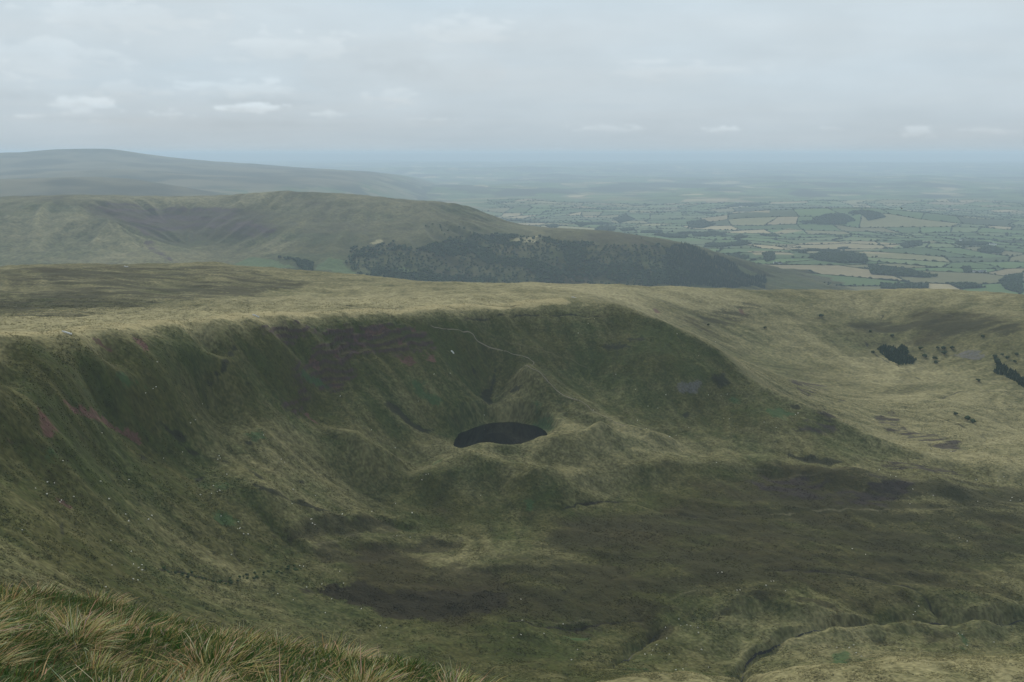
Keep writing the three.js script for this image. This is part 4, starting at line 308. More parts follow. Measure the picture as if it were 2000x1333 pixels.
// a strip draped over the ground along a line
function ribbon(P0, width, lift, height, seed, jitter = .35) {
  const P = smoothLine(P0, 2.2), pos = [], idx = [];
  for (let i = 0; i < P.length; i++) {
    const a = P[Math.max(0, i - 1)], b = P[Math.min(P.length - 1, i + 1)], l = Math.hypot(b[0] - a[0], b[1] - a[1]) || 1, nx = -(b[1] - a[1]) / l, nd = (b[0] - a[0]) / l;
    const w = width * (1 - jitter + 2 * jitter * vn(i * .35, 1, seed)), off = (vn(i * .22, 4, seed + 2) - .5) * width * 1.2;
    for (const s of [-.5, 0, .5]) { const x = P[i][0] + nx * (s * w + off), d = P[i][1] + nd * (s * w + off); pos.push(x, height(x, d) + lift, -d); }
    if (i) for (const q of [0, 1]) { const k = (i - 1) * 3 + q; idx.push(k, k + 1, k + 3, k + 1, k + 4, k + 3); }
  }
  const g = new THREE.BufferGeometry(); g.setAttribute('position', new THREE.Float32BufferAttribute(pos, 3)); g.setIndex(idx); g.computeVertexNormals(); return g;
}
const M = {
  path: new THREE.MeshStandardMaterial({ color: new THREE.Color(.13, .108, .074), roughness: 1 }),
  brook: new THREE.MeshPhysicalMaterial({ color: new THREE.Color(.012, .011, .009), roughness: .55, specularIntensity: .4 }),
  lake: new THREE.MeshPhysicalMaterial({ color: new THREE.Color(.002, .002, .0026), roughness: .06, ior: 1.33 }),
  leaf: new THREE.MeshPhysicalMaterial({ vertexColors: true, roughness: 1, specularIntensity: .05 }),
  wood: new THREE.MeshStandardMaterial({ color: new THREE.Color(.05, .04, .03), roughness: 1 }),
  sheep: new THREE.MeshStandardMaterial({ color: new THREE.Color(.66, .63, .55), roughness: 1 }),
  face: new THREE.MeshStandardMaterial({ color: new THREE.Color(.5, .46, .4), roughness: 1 }),
  stone: new THREE.MeshStandardMaterial({ color: new THREE.Color(.55, .54, .53), roughness: 1 }),
  wall: new THREE.MeshStandardMaterial({ color: new THREE.Color(.72, .71, .68), roughness: .9 }),
  slate: new THREE.MeshStandardMaterial({ color: new THREE.Color(.09, .09, .1), roughness: .8 }),
  barn: new THREE.MeshStandardMaterial({ color: new THREE.Color(.3, .3, .3), roughness: .8 }),
  pane: new THREE.MeshStandardMaterial({ color: new THREE.Color(.03, .03, .035), roughness: .2 }),
  bird: new THREE.MeshStandardMaterial({ color: new THREE.Color(.012, .012, .014), roughness: .7 }),
};
for (const [kind, width, P] of LINES) {
  if (kind === 'path') setting(new THREE.Mesh(ribbon(P, width, .22, groundAt, 7), M.path), 'footpath', 'thin pale footpath zigzagging down the headwall and along the rib to the lake');
  if (kind === 'stream') setting(new THREE.Mesh(ribbon(P, width * .3, .2, groundAt, 9, .5), M.brook), 'stream', 'narrow dark stream winding in its gully through the grass');
}
{ // the lake
  const P = LAKE_SHORE.map(p => [p[0], p[1]]), c = [P.reduce((s, p) => s + p[0], 0) / P.length, P.reduce((s, p) => s + p[1], 0) / P.length];
  const out = new THREE.Shape(P.map(p => new THREE.Vector2(c[0] + (p[0] - c[0]) * 1.16, c[1] + (p[1] - c[1]) * 1.16)));
  const g = new THREE.ShapeGeometry(out); g.rotateX(-Math.PI / 2);
  const o = setting(new THREE.Mesh(g, M.lake), 'lake', 'small black lake in the hollow below the headwall'); o.position.y = LAKE_LEVEL;
}

// ---------------------------------------------------------------- the hill across the valley, the mountain behind it
const roughHill = new Grid(-3700, 3500, 3200, 8100, 30).fill(spline(HILL_POINTS, 90));
const hill = new Grid(-3400, 3000, 3500, 7000, 13);
const hillSlope = (x, d) => [(roughHill.at(x + 25, d) - roughHill.at(x - 25, d)) / 50, (roughHill.at(x, d + 25) - roughHill.at(x, d - 25)) / 50];
function hillFall(x, d, cell, reach, step, seed) { let s = vn(x / cell, d / cell, seed), n = 1; for (const dir of [1, -1]) { let a = x, b = d; for (let r = 0; r < reach; r += step) { const [gx, gd] = hillSlope(a, b), l = Math.hypot(gx, gd) + .02; a += dir * gx / l * step; b += dir * gd / l * step; s += vn(a / cell, b / cell, seed); n++; } } return s / n; }
const hillStreak = new Grid(-3400, 3000, 3500, 7000, 13).fill((x, d) => d > 6000 ? .5 : hillFall(x, d, 40, 260, 33, 301));
hill.fill((x, d, k) => roughHill.cubic(x, d) + (fbm(x / 420, d / 420, 303, 4) - .5) * 34 + (hillStreak.v[k] - .5) * 110 * ss(.08, .3, Math.hypot(...hillSlope(x, d))) + (fbm(x / 60, d / 60, 305, 3) - .5) * 8);
const hillZones = zoneMap(HILL_ZONES.map(z => [z[0] / 5, z[1] / 5, z[2], z[3], z[4]]), -680, 600, 700, 1400, 12);
const hillMapZones = hillZones.map((g, i) => ({ at: (x, d) => g.at(x / 5, d / 5) * (i ? 1 : .72) }));
setting(terrain(hill, groundMaterial(paintMap(hill, 2048, 1120, hillMapZones, hillStreak, HILL_PATCHES, [], 5, (x, d) => hill.at(x, d)), 6400, 3500, 400, 2.5)), 'far_hill', 'broad rounded hill with a dark crag hollow across the valley');
const hillAt = (x, d) => hill.at(x, d);
const roughMountain = new Grid(-14000, 3200, 7000, 24000, 120).fill(spline(MOUNTAIN_POINTS, 250));
const mountain = new Grid(-13000, 3000, 7200, 23000, 75);
mountain.fill((x, d) => roughMountain.cubic(x, d) + (fbm(x / 900, d / 900, 311, 4) - .5) * 50 - 420 * ss(-2600, -300, x) - 400 * ss(7700, 7200, d));
console.log('hill', (performance.now()/1000).toFixed(1));

// ---------------------------------------------------------------- the lowland: fields, hedges, woods
const lowland = (x, d) => 225 + 134 * Math.exp(-(((x - 3100) / 1250) ** 2) - ((d - 9500) / 800) ** 2) + (fbm(x / 1500 + 4, d / 1500, 401, 3) - .5) * 120 * ss(4200, 6500, d) + (fbm(x / 4200 + 1, d / 4200, 403, 3) - .35) * 260 * ss(9500, 22000, d) * (1 - .6 * ss(30000, 45000, d)) + 200 * ss(24000, 47000, d);
const R0 = rng(77);
const CELL = [255, 330], fields = [], nodes = [];
{
  const NI = 52, NJ = 33, X0 = -2600, D0 = 4000;
  for (let j = 0; j <= NJ; j++) { nodes.push([]); for (let i = 0; i <= NI; i++) { let x = X0 + i * CELL[0] + (j % 2) * 90 + (R0() - .5) * 150, d = D0 + j * CELL[1] + (R0() - .5) * 190; const wx = (fbm(x / 2200, d / 2200, 411, 2) - .5) * 1500, wd = (fbm(x / 2200 + 20, d / 2200, 413, 2) - .5) * 1500; nodes[j].push([x + wx + (d - 6000) * .25, d + wd - x * .12]); } }
  for (let j = 0; j < NJ; j++) for (let i = 0; i < NI; i++) {
    const t = R0(), prev = i && R0() < .28 ? fields[fields.length - 1] : null, k = .75 + R0() * .5;
    const col = prev ? prev.col : (t < .55 ? [.062, .094, .034] : t < .74 ? [.082, .104, .045] : t < .88 ? [.13, .125, .06] : t < .95 ? [.19, .16, .09] : [.04, .052, .022]).map(c => c * k);
    fields.push({ P: [nodes[j][i], nodes[j][i + 1], nodes[j + 1][i + 1], nodes[j + 1][i]], col, joined: !!prev });
  }
}
function fieldMap(x0, x1, d0, d1, W, H) {
  const out = new Float32Array(W * H * 3), sx = (x1 - x0) / W, sd = (d1 - d0) / H;
  for (let j = 0, k = 0; j < H; j++) for (let i = 0; i < W; i++, k += 3) {   // beyond the surveyed fields: a patchwork of smaller ones
    const x = x0 + (i + .5) * sx, d = d0 + (j + .5) * sd, wx = x + (fbm(x / 700, d / 700, 421, 2) - .5) * 600, wd = d + (fbm(x / 700 + 9, d / 700, 423, 2) - .5) * 600, cx = wx / (sx > 15 ? 420 : 250), cd = wd / (sx > 15 ? 520 : 300);
    let b = 9, b2 = 9, id = 0; const ix = fl(cx), iy = fl(cd);
    for (let q = -1; q < 2; q++) for (let p = -1; p < 2; p++) { const r = Math.max(Math.abs(ix + p + hash(ix + p, iy + q, 5) - cx), Math.abs(iy + q + hash(ix + p, iy + q, 6) - cd)); if (r < b) { b2 = b; b = r; id = hash(ix + p, iy + q, 7); } else if (r < b2) b2 = r; }
    const big = sx > 15 ? 1.7 : 1, wood = ss(.52, .57, fbm(x / 480 / big, d / 620 / big, 431, 4) + (vn(x / 2500, d / 2500, 437) - .5) * .12), hedge = 1 - ss(.03, .1, b2 - b);
    const f = id < .5 ? [.058, .095, .03] : id < .7 ? [.09, .12, .045] : id < .84 ? [.15, .145, .07] : id < .94 ? [.25, .21, .12] : [.03, .042, .018], t = .8 + .4 * hash(fl(id * 9999), 3, 9), e = Math.max(wood * .9, hedge * .75);
    for (let c = 0; c < 3; c++) out[k + c] = mix(f[c] * t, [.016, .024, .011][c], e);
  }
  const put = (P, col, soft, a0) => { const [bx0, bx1, bd0, bd1] = bounds(P, 2); const i0 = Math.max(0, fl((bx0 - x0) / sx)), i1 = Math.min(W - 1, Math.ceil((bx1 - x0) / sx)), j0 = Math.max(0, fl((bd0 - d0) / sd)), j1 = Math.min(H - 1, Math.ceil((bd1 - d0) / sd)); for (let j = j0; j <= j1; j++) for (let i = i0; i <= i1; i++) { const x = x0 + (i + .5) * sx, d = d0 + (j + .5) * sd; if (!inside(x, d, P)) continue; const k = (j * W + i) * 3, t = .84 + .2 * vn(x / 24, d / 24, 441) + .12 * vn(x / 90, d / 90, 443); for (let c = 0; c < 3; c++) out[k + c] = mix(out[k + c], col[c] * t, a0); } };
  for (const f of fields) if (f.P[0][1] < d1) put(f.P, f.col, 0, 1);
  for (const P of STRAW_FIELDS) put(P, [.2, .165, .095], 0, .85);
  for (const P of LOWLAND_WOODS) put(P, [.015, .022, .01], 0, .9);
  const b = new Uint8Array(W * H * 4), enc = v => 255 * (v <= .0031308 ? v * 12.92 : 1.055 * Math.pow(v, 1 / 2.4) - .055);
  for (let k = 0; k < W * H; k++) { for (let c = 0; c < 3; c++) b[k * 4 + c] = enc(clamp(out[k * 3 + c])); b[k * 4 + 3] = 255; }
  const t = new THREE.DataTexture(b, W, H); t.colorSpace = THREE.SRGBColorSpace; t.magFilter = THREE.LinearFilter; t.needsUpdate = true; return t;
}
const lowNear = new Grid(-2400, 9600, 3900, 13900, 50).fill(lowland), lowFar = new Grid(-33000, 33000, 13850, 60050, 220).fill(lowland);
setting(terrain(lowNear, new THREE.MeshPhysicalMaterial({ specularIntensity: .08, map: fieldMap(-2400, 9600, 3900, 13900, 2048, 1706), roughness: 1 })), 'lowland_fields', 'hazy patchwork of green and straw fields on the lowland');
const farMap = fieldMap(-33000, 33000, 13850, 60050, 2048, 2048);
setting(terrain(lowFar, new THREE.MeshPhysicalMaterial({ specularIntensity: .08, map: farMap, roughness: 1 })), 'distant_lowland', 'pale blue distant lowland running to the horizon');
{ // moor colour high on the mountain, fields lower down
  const W = 1024, H = 1024, b = new Uint8Array(W * H * 4), enc = v => 255 * (1.055 * Math.pow(clamp(v, .004, 1), 1 / 2.4) - .055);
  for (let j = 0, k = 0; j < H; j++) for (let i = 0; i < W; i++, k += 4) { const x = -13000 + 16000 * i / W, d = 7200 + 15800 * j / H, n = fbm(x / 600, d / 600, 451, 4), w = ss(.52, .6, fbm(x / 420, d / 420, 457, 4)), low = ss(520, 440, mountain.at(x, d) + (n - .5) * 160); for (let c = 0; c < 3; c++) { const moor = mix([.035, .036, .02][c], [.1, .09, .052][c], ss(.35, .65, n)), f = [[.05, .08, .028], [.08, .09, .04], [.12, .11, .06]][fl(hash(fl(x / 260 + n * 2), fl(d / 300 + n), 3) * 3)][c]; b[k + c] = enc(mix(mix(moor, f, low), [.016, .024, .012][c], w * (.25 + .65 * low))); } b[k + 3] = 255; }
  const t = new THREE.DataTexture(b, W, H); t.colorSpace = THREE.SRGBColorSpace; t.magFilter = THREE.LinearFilter; t.needsUpdate = true;
  setting(terrain(mountain, new THREE.MeshPhysicalMaterial({ specularIntensity: .08, map: t, roughness: 1 })), 'distant_mountain', 'faint blue mountain ridge far off behind the hill');
}
console.log('lowland', (performance.now()/1000).toFixed(1));
const landAt = (x, d) => { let h = -1e9; if (x > hill.x0 && x < hill.x1 && d > hill.d0 && d < hill.d1) h = hill.at(x, d); return Math.max(h, lowNear.at(x, d)); };

// ---------------------------------------------------------------- trees
const placeOf = (x, d) => { const u = x / d; return u < .08 ? 'behind the far hill' : u < .2 ? 'right of the conifer plantation' : u < .32 ? 'below the low rounded hill' : u < .42 ? 'left of the white farm group' : 'near the right edge'; };
function lump(seed, detail, squash) {             // an uneven clump of foliage
  const g = mergeVertices(new THREE.IcosahedronGeometry(1, detail).deleteAttribute('uv').deleteAttribute('normal')), p = g.attributes.position;
  for (let i = 0; i < p.count; i++) { const x = p.getX(i), y = p.getY(i), z = p.getZ(i), k = .68 + .6 * hash(i, seed, 3); p.setXYZ(i, x * k, y * k * squash, z * k); }
  return g.toNonIndexed();
}
function tint(g, r, a, b) { const n = g.attributes.position.count, c = new Float32Array(n * 3); for (let i = 0; i < n; i += 3) { const t = r(), k = .75 + .5 * r(); for (let q = 0; q < 3; q++) for (let e = 0; e < 3; e++) c[(i + q) * 3 + e] = mix(a[e], b[e], t) * k; } g.setAttribute('color', new THREE.BufferAttribute(c, 3)); g.computeVertexNormals(); return g; }
function broadCrown(seed, detail = 1) {           // a crown about 1 m wide and high, base at 0.25
  const r = rng(seed), parts = [];
  for (let k = 0; k < 7; k++) { const a = k * 2.4 + r(), q = k ? .2 + .12 * r() : 0; parts.push(lump(seed * 31 + k, detail, .85).scale(.24 + .1 * r(), .22 + .1 * r(), .24 + .1 * r()).translate(Math.cos(a) * q, .5 + (k ? (r() - .35) * .38 : .12), Math.sin(a) * q)); }
  return tint(mergeGeometries(parts), r, [.02, .034, .012], [.04, .055, .019]);
}
function coniferCrown(seed) {
  const r = rng(seed), parts = [];
  for (let k = 0; k < 6; k++) { const y = .12 + k * .15, w = .3 * (1 - k / 6.6), g = new THREE.ConeGeometry(w, .3, 8, 1, true).toNonIndexed(); g.deleteAttribute('uv'); g.deleteAttribute('normal'); const p = g.attributes.position; for (let i = 0; i < p.count; i++) { const s = hash(Math.round(p.getX(i) * 900 + p.getZ(i) * 1700), k, seed); p.setXYZ(i, p.getX(i) * (.7 + .6 * s), p.getY(i) + y + .1 - (s - .5) * .1, p.getZ(i) * (.7 + .6 * s)); } parts.push(g); }
  return tint(mergeGeometries(parts), r, [.013, .023, .01], [.026, .038, .015]);
}
const trunkGeo = (() => { const g = new THREE.CylinderGeometry(.028, .05, .5, 6); g.translate(0, .22, 0); const l1 = new THREE.CylinderGeometry(.012, .022, .34, 5).rotateZ(.7).translate(-.1, .5, 0), l2 = new THREE.CylinderGeometry(.012, .022, .34, 5).rotateZ(-.6).rotateY(1).translate(.06, .5, -.07); return mergeGeometries([g, l1, l2]); })();
const crowns = [1, 2, 3, 4].map(s => broadCrown(s)), cones = [5, 6, 7].map(coniferCrown), fineCrowns = [11, 12, 13].map(s => broadCrown(s, 2));
function makeTree(crown) { const t = new THREE.Group(), a = new THREE.Mesh(trunkGeo, M.wood), b = new THREE.Mesh(crown, M.leaf); a.name = 'trunk'; b.name = 'crown'; t.add(a, b); return t; }
function wood(name, label, group, spots, geos) { // a mass of trees: one object
  const holder = new THREE.Group(), per = geos.map(() => []);
  spots.forEach((s, i) => per[i % geos.length].push(s));
  const m = new THREE.Matrix4(), q = new THREE.Quaternion(), up = new THREE.Vector3(0, 1, 0), col = new THREE.Color();
  per.forEach((list, g) => { if (!list.length) return; const o = new THREE.InstancedMesh(geos[g], M.leaf, list.length); list.forEach(([x, y, d, w, h], i) => { o.setMatrixAt(i, m.compose(new THREE.Vector3(x, y, -d), q.setFromAxisAngle(up, i * 2.4), new THREE.Vector3(w, h, w))); const t = .7 + .6 * hash(i, g, 17); o.setColorAt(i, col.setRGB(t, t * (.94 + .12 * hash(i, g, 18)), t)); }); o.name = 'trees'; o.userData = { kind: 'stuff' }; holder.add(o); });
  return add(holder, name, label, 'wood', group, 'stuff');
}
function scatter(P, spacing, seed, height, size, thin) {
  const r = rng(seed), [x0, x1, d0, d1] = bounds(P, 0), out = [];
  for (let d = d0; d <= d1; d += spacing) for (let x = x0; x <= x1; x += spacing) { const a = x + (r() - .5) * spacing * 1.3, b = d + (r() - .5) * spacing * 1.3, s = r(), t = r(); if (!inside(a, b, P) || (thin && thin(a, b, t))) continue; const h = size * (.65 + .6 * s); out.push([a, height(a, b) - .6, b, h * (.8 + .4 * t), h]); }
  return out;
}
// woods on the far hill
HILL_WOODS.forEach(([dens, conifer, P], i) => {
  const gaps = (x, d, t) => { const n = fbm(x / 160, d / 160, 501 + i, 3); return conifer ? n > .68 : n > (dens > 1 ? .66 : .515) && t > .25; };
  const spots = scatter(P, conifer ? 9 : 12, 510 + i, hillAt, conifer ? 14 : 12, gaps);
  const names = ['mixed wood with grassy gaps on the lower slope of the far hill', 'dark conifer plantation at the right foot of the far hill', 'small wood between bright fields at the foot of the far hill', 'wood edge beside the bright green field under the far hill'];
  wood(conifer ? 'conifer_plantation' : 'hillside_wood', names[i], null, spots, conifer ? cones : crowns);
});
{ // shrubs and single trees dotted over the far hill
  const r = rng(531), spots = []; const P = HILL_WOODS[0][2];
  for (let k = 0; k < 900; k++) { const x = -500 + r() * 2900, d = 4000 + r() * 1000, n = fbm(x / 220, d / 220, 533, 3); if (n < .56 || r() < .4) continue; const h = 6 + 6 * r(); spots.push([x, hillAt(x, d) - .4, d, h, h]); }
  wood('hillside_scrub', 'dark scrub dotted over the middle slope of the far hill', null, spots, crowns);
}
// woods on the lowland
{ // more copses, scattered
  const r = rng(537); for (let k = 0; k < 26; k++) { const d = 5200 + 7000 * r(), x = -200 + r() * .52 * d, w = 40 + 130 * r(), h = 40 + 110 * r(), a = r() * 3, P = []; for (let q = 0; q < 9; q++) { const t = q / 9 * 6.283, m = .7 + .5 * r(); P.push([x + Math.cos(t) * w * m * Math.cos(a) - Math.sin(t) * h * m * Math.sin(a), d + Math.cos(t) * w * m * Math.sin(a) + Math.sin(t) * h * m * Math.cos(a)]); } LOWLAND_WOODS.push(P); }
}
LOWLAND_WOODS.forEach((P, i) => {
  const c = P.reduce((s, p) => [s[0] + p[0] / P.length, s[1] + p[1] / P.length], [0, 0]);
  if (c[1] > 13000) return;
  const area = bounds(P, 0), size = Math.max(area[1] - area[0], area[3] - area[2]), spots = scatter(P, Math.max(12, size / 75), 540 + i, lowland, 14);
  wood('lowland_wood', (size > 420 ? 'long' : size > 220 ? 'middling' : 'small') + ' dark wood among ' + (c[1] < 6000 ? 'the nearest' : c[1] < 8500 ? 'the middle' : 'the farther') + ' lowland fields, ' + placeOf(c[0], c[1]), 'dark woods among the lowland fields', spots, crowns);
});
console.log('woods', (performance.now()/1000).toFixed(1));

// hedgerows: a bushy bank along every field edge
function hedge(a, b, seed) {
  const len = Math.hypot(b[0] - a[0], b[1] - a[1]), n = Math.max(3, Math.ceil(len / 15)), ux = (b[0] - a[0]) / len, ud = (b[1] - a[1]) / len, pos = [], idx = [], r = rng(seed), cols = [];
  for (let i = 0; i <= n; i++) {
    const t = i / n, x = a[0] + (b[0] - a[0]) * t + (r() - .5) * 5, d = a[1] + (b[1] - a[1]) * t + (r() - .5) * 5, tall = r() < .22 ? 7 + 6 * r() : 2.6 + 2.6 * r(), w = (i === 0 || i === n ? 2.2 : 2.4 + 2 * r() + tall * .22), y = landAt(x, d) - 1;
    for (const [s, h] of [[-1, 0], [-.75, .75], [0, 1], [.75, .7], [1, 0]]) { pos.push(x - ud * s * w, y + h * tall * (.85 + .3 * r()) + .01, -(d + ux * s * w)); const k = .7 + .6 * r(); cols.push(.019 * k, .029 * k, .012 * k); }
    if (i) for (let q = 0; q < 4; q++) { const k = (i - 1) * 5 + q; idx.push(k, k + 1, k + 5, k + 1, k + 6, k + 5); }
  }
  const g = new THREE.BufferGeometry(); g.setAttribute('position', new THREE.Float32BufferAttribute(pos, 3)); g.setAttribute('color', new THREE.Float32BufferAttribute(cols, 3)); g.setIndex(idx);
  const f = g.toNonIndexed(); f.computeVertexNormals(); return f;
}
const edges = [];
{
  const seen = (x, d) => Math.abs(x) < .54 * d && x > -300 && d > 4350 && d < 13500 && (x > 2900 || d < hill.d0 || hill.at(x, d) < lowNear.at(x, d) + 2);
  const want = (a, b, skip) => { const m = [(a[0] + b[0]) / 2, (a[1] + b[1]) / 2]; if (!skip && seen(...m)) edges.push([m[1], a, b]); };
  const NI = nodes[0].length - 1; let k = 0;
  for (let j = 0; j < nodes.length - 1; j++) for (let i = 0; i < NI; i++, k++) { want(nodes[j][i], nodes[j][i + 1], R0() < .08); want(nodes[j][i], nodes[j + 1][i], fields[k].joined); }
  edges.sort((p, q) => p[0] - q[0]);
}
edges.slice(0, 260).forEach((e, i) => { const g = hedge(e[1], e[2], 600 + i), c = [(e[1][0] + e[2][0]) / 2, (e[1][1] + e[2][1]) / 2], y = landAt(...c); g.translate(-c[0], -y, c[1]); const o = new THREE.Mesh(g, M.leaf); o.position.set(c[0], y, -c[1]); add(o, 'hedgerow', (Math.hypot(e[1][0] - e[2][0], e[1][1] - e[2][1]) > 360 ? 'long' : 'short') + ' dark hedgerow running ' + (Math.abs(e[1][0] - e[2][0]) > Math.abs(e[1][1] - e[2][1]) * .8 ? 'across ' : 'away through ') + ['the nearest', 'the middle', 'the farther'][fl(i / 87)] + ' lowland fields, ' + placeOf(c[0], c[1]), 'hedgerow', 'hedgerows dividing the lowland fields'); });
if (edges.length > 260) add(new THREE.Mesh(mergeGeometries(edges.slice(260).map((e, i) => hedge(e[1], e[2], 3000 + i))), M.leaf), 'distant_hedgerows', 'faint network of distant hedgerows beyond the nearer fields', 'hedgerows', null, 'stuff');
{ // trees in the hedges: the nearer ones each a thing, the rest one mass
  const r = rng(651), kinds = crowns.map(makeTree), far = []; let count = 0;
  for (const [d, a, b] of edges) for (let k = 0; k < 3; k++) { if (r() > .6) continue; const t = r(), x = mix(a[0], b[0], t) + (r() - .5) * 8, dd = mix(a[1], b[1], t) + (r() - .5) * 8, h = 9 + 8 * r(), y = landAt(x, dd) - .3; if (count < 150) { const o = kinds[count % 4].clone(); o.position.set(x, y, -dd); o.scale.set(h * 1.05, h, h * 1.05); o.rotation.y = r() * 6; add(o, 'hedgerow_tree', (h > 14 ? 'large' : h > 11 ? 'middling' : 'small') + ' round hedgerow tree in ' + (dd < 5200 ? 'the nearest' : dd < 5900 ? 'the middle' : 'the farther') + ' lowland fields, ' + placeOf(x, dd), 'tree', 'trees in the lowland hedgerows'); count++; } else far.push([x, y, dd, h * 1.1, h]); }
  wood('distant_hedgerow_trees', 'faint dots of distant trees along the farther hedges', null, far, crowns);
}
// farms
function farmhouse(kind) {
  const t = new THREE.Group(), [w, h, l] = [[8, 5.5, 16], [10, 5, 26], [16, 6, 34]][kind], roofH = 3.5 + kind * .6, wallMat = kind === 2 ? M.barn : M.wall;
  const s = new THREE.Shape([[-w / 2, -3], [w / 2, -3], [w / 2, h], [0, h + roofH - .1], [-w / 2, h]].map(p => new THREE.Vector2(...p)));
  const wall = new THREE.Mesh(new THREE.ExtrudeGeometry(s, { depth: l, bevelEnabled: false }).translate(0, 0, -l / 2).rotateY(Math.PI / 2), wallMat); wall.name = 'wall'; t.add(wall);
  for (const sd of [-1, 1]) { const len = Math.hypot(w / 2, roofH) + .6, g = new THREE.BoxGeometry(l + .8, .25, len).translate(0, .14, sd * len / 2).rotateX(sd * Math.atan2(roofH, w / 2)).translate(0, h + roofH, 0), o = new THREE.Mesh(g, M.slate); o.name = 'roof'; t.add(o); }
  if (kind < 2) for (const k of [-1, 1]) { const c = new THREE.Mesh(new THREE.BoxGeometry(1.2, 2.4, 1).translate(k * (l / 2 - .9), h + roofH + .6, 0), wallMat); c.name = 'chimney'; t.add(c); for (const y of [1.4, 4]) for (const x of [-.3, .3]) { const p = new THREE.Mesh(new THREE.BoxGeometry(1.1, 1.3, .12).translate(x * l, y, k * (w / 2 + .04)), M.pane); p.name = 'window'; t.add(p); } }
  return t;
}
FARMS.forEach(([x, d, k], i) => { const o = farmhouse(k); o.position.set(x, lowland(x, d), -d); o.rotation.y = hash(i, 3, 5) * .8 - .4; o.scale.setScalar(1.15); add(o, k === 2 ? 'farm_barn' : 'farmhouse', k === 2 ? 'long grey barn beside white farmhouses on the lowland' : 'tiny white ' + (k ? 'long' : 'short') + ' farmhouse among ' + (d < 5600 ? 'the nearest' : d < 8000 ? 'the middle' : 'the farther') + ' lowland fields, ' + placeOf(x, d), k === 2 ? 'barn' : 'house', k === 2 ? null : 'white farmhouses on the lowland'); });
console.log('farms', (performance.now()/1000).toFixed(1));

// ---------------------------------------------------------------- on the slopes of the hollow
{ // purple moor grass grows in tussocks all over the hollow
  const r = rng(751), shapes = [1, 2, 3].map(s => { const g = lump(900 + s, 0, .62); g.computeVertexNormals(); return g; }), per = shapes.map(() => []);
  for (let k = 0; k < 420000; k++) {
    const d = 400 + 980 * Math.pow(r(), 1.5), x = (r() - .5) * 1.16 * d, s = r(), t = r(); if (Math.abs(x) > 795 || boxed(lakeBox, x, d) && lineDist(x, d, LAKE_SHORE, true) * (inside(x, d, LAKE_SHORE) ? -1 : 1) < 6) continue;
    if (vn(x / 7, d / 7, 753) + .5 * vn(x / 31, d / 31, 755) < .55 + .5 * t) continue;
    per[k % 3].push([x, d, s, t]);
  }
  const holder = new THREE.Group(), m = new THREE.Matrix4(), q = new THREE.Quaternion(), up = new THREE.Vector3(0, 1, 0), col = new THREE.Color(), mat = new THREE.MeshPhysicalMaterial({ roughness: 1, specularIntensity: .05 }), { px, W, H, x0, d0, sx, sd } = nearPaint;
  per.forEach((list, g) => {
    const o = new THREE.InstancedMesh(shapes[g], mat, list.length);
    list.forEach(([x, d, s, t], i) => {
      const w = .35 + .5 * s * s, k = (clamp(fl((d - d0) / sd), 0, H - 1) * W + clamp(fl((x - x0) / sx), 0, W - 1)) * 3, f = hash(i, g, 9) < .015 ? .55 : .88 + .6 * hash(i, g, 7) ** 2;
      o.setMatrixAt(i, m.compose(new THREE.Vector3(x, near.at(x, d) + w * .12, -d), q.setFromAxisAngle(up, t * 6.28), new THREE.Vector3(w, w * (.7 + .5 * t), w))); o.setColorAt(i, col.setRGB(px[k] * f, px[k + 1] * f * .98, px[k + 2] * f * .95));
    });
    o.name = 'tussocks'; o.userData = { kind: 'stuff' }; holder.add(o);
  });
  add(holder, 'moor_grass', 'low grass tussocks growing all over the slopes and floor of the hollow', 'grass', null, 'stuff');
  console.log('tussocks', per.map(p => p.length).join(' '));
}
{
  const r = rng(701), kinds = fineCrowns.map(makeTree);
  SLOPE_TREES.forEach(([x, d], i) => { const o = kinds[i % 3].clone(), h = 4.5 + 3 * r(); o.position.set(x, groundAt(x, d) - .25, -d); o.scale.set(h * 1.15, h, h * 1.15); o.rotation.y = r() * 6; add(o, 'hillside_tree', 'small dark tree on the valley side, ' + (x / d < .35 ? 'left of the conifer patch' : x / d < .43 ? 'beside the conifer patch' : 'between the two conifer patches') + (d > 1650 ? ', higher up' : d > 1500 ? ', halfway up' : ', near the valley floor'), 'tree', 'single trees on the valley side behind the spur'); });
  PLANTATIONS.forEach((P, i) => wood('hillside_plantation', ['dark triangular patch of conifers on the valley side behind the spur', 'dark strip of conifers at the edge of the picture, on the valley side'][i], null, scatter(P, 2.7, 711 + i, groundAt, 4.6).map(s => [s[0], s[1], s[2], s[3] * 1.5, s[4]]), cones));
  // rushes along a wet line at the foot of the slope
  const P = smoothLine(RUSHES, 3.2), spots = []; for (const [x, d] of P) for (let k = 0; k < 2; k++) if (r() < .6) { const a = x + (r() - .5) * 7, b = d + (r() - .5) * 5, h = .9 + r() * .9; spots.push([a, groundAt(a, b) - .25, b, h * 1.7, h]); }
  const o = wood('rush_clumps', 'broken line of dark rush clumps at the foot of the grassy slope', null, spots, crowns.slice(0, 2)); o.userData.category = 'rushes';
}
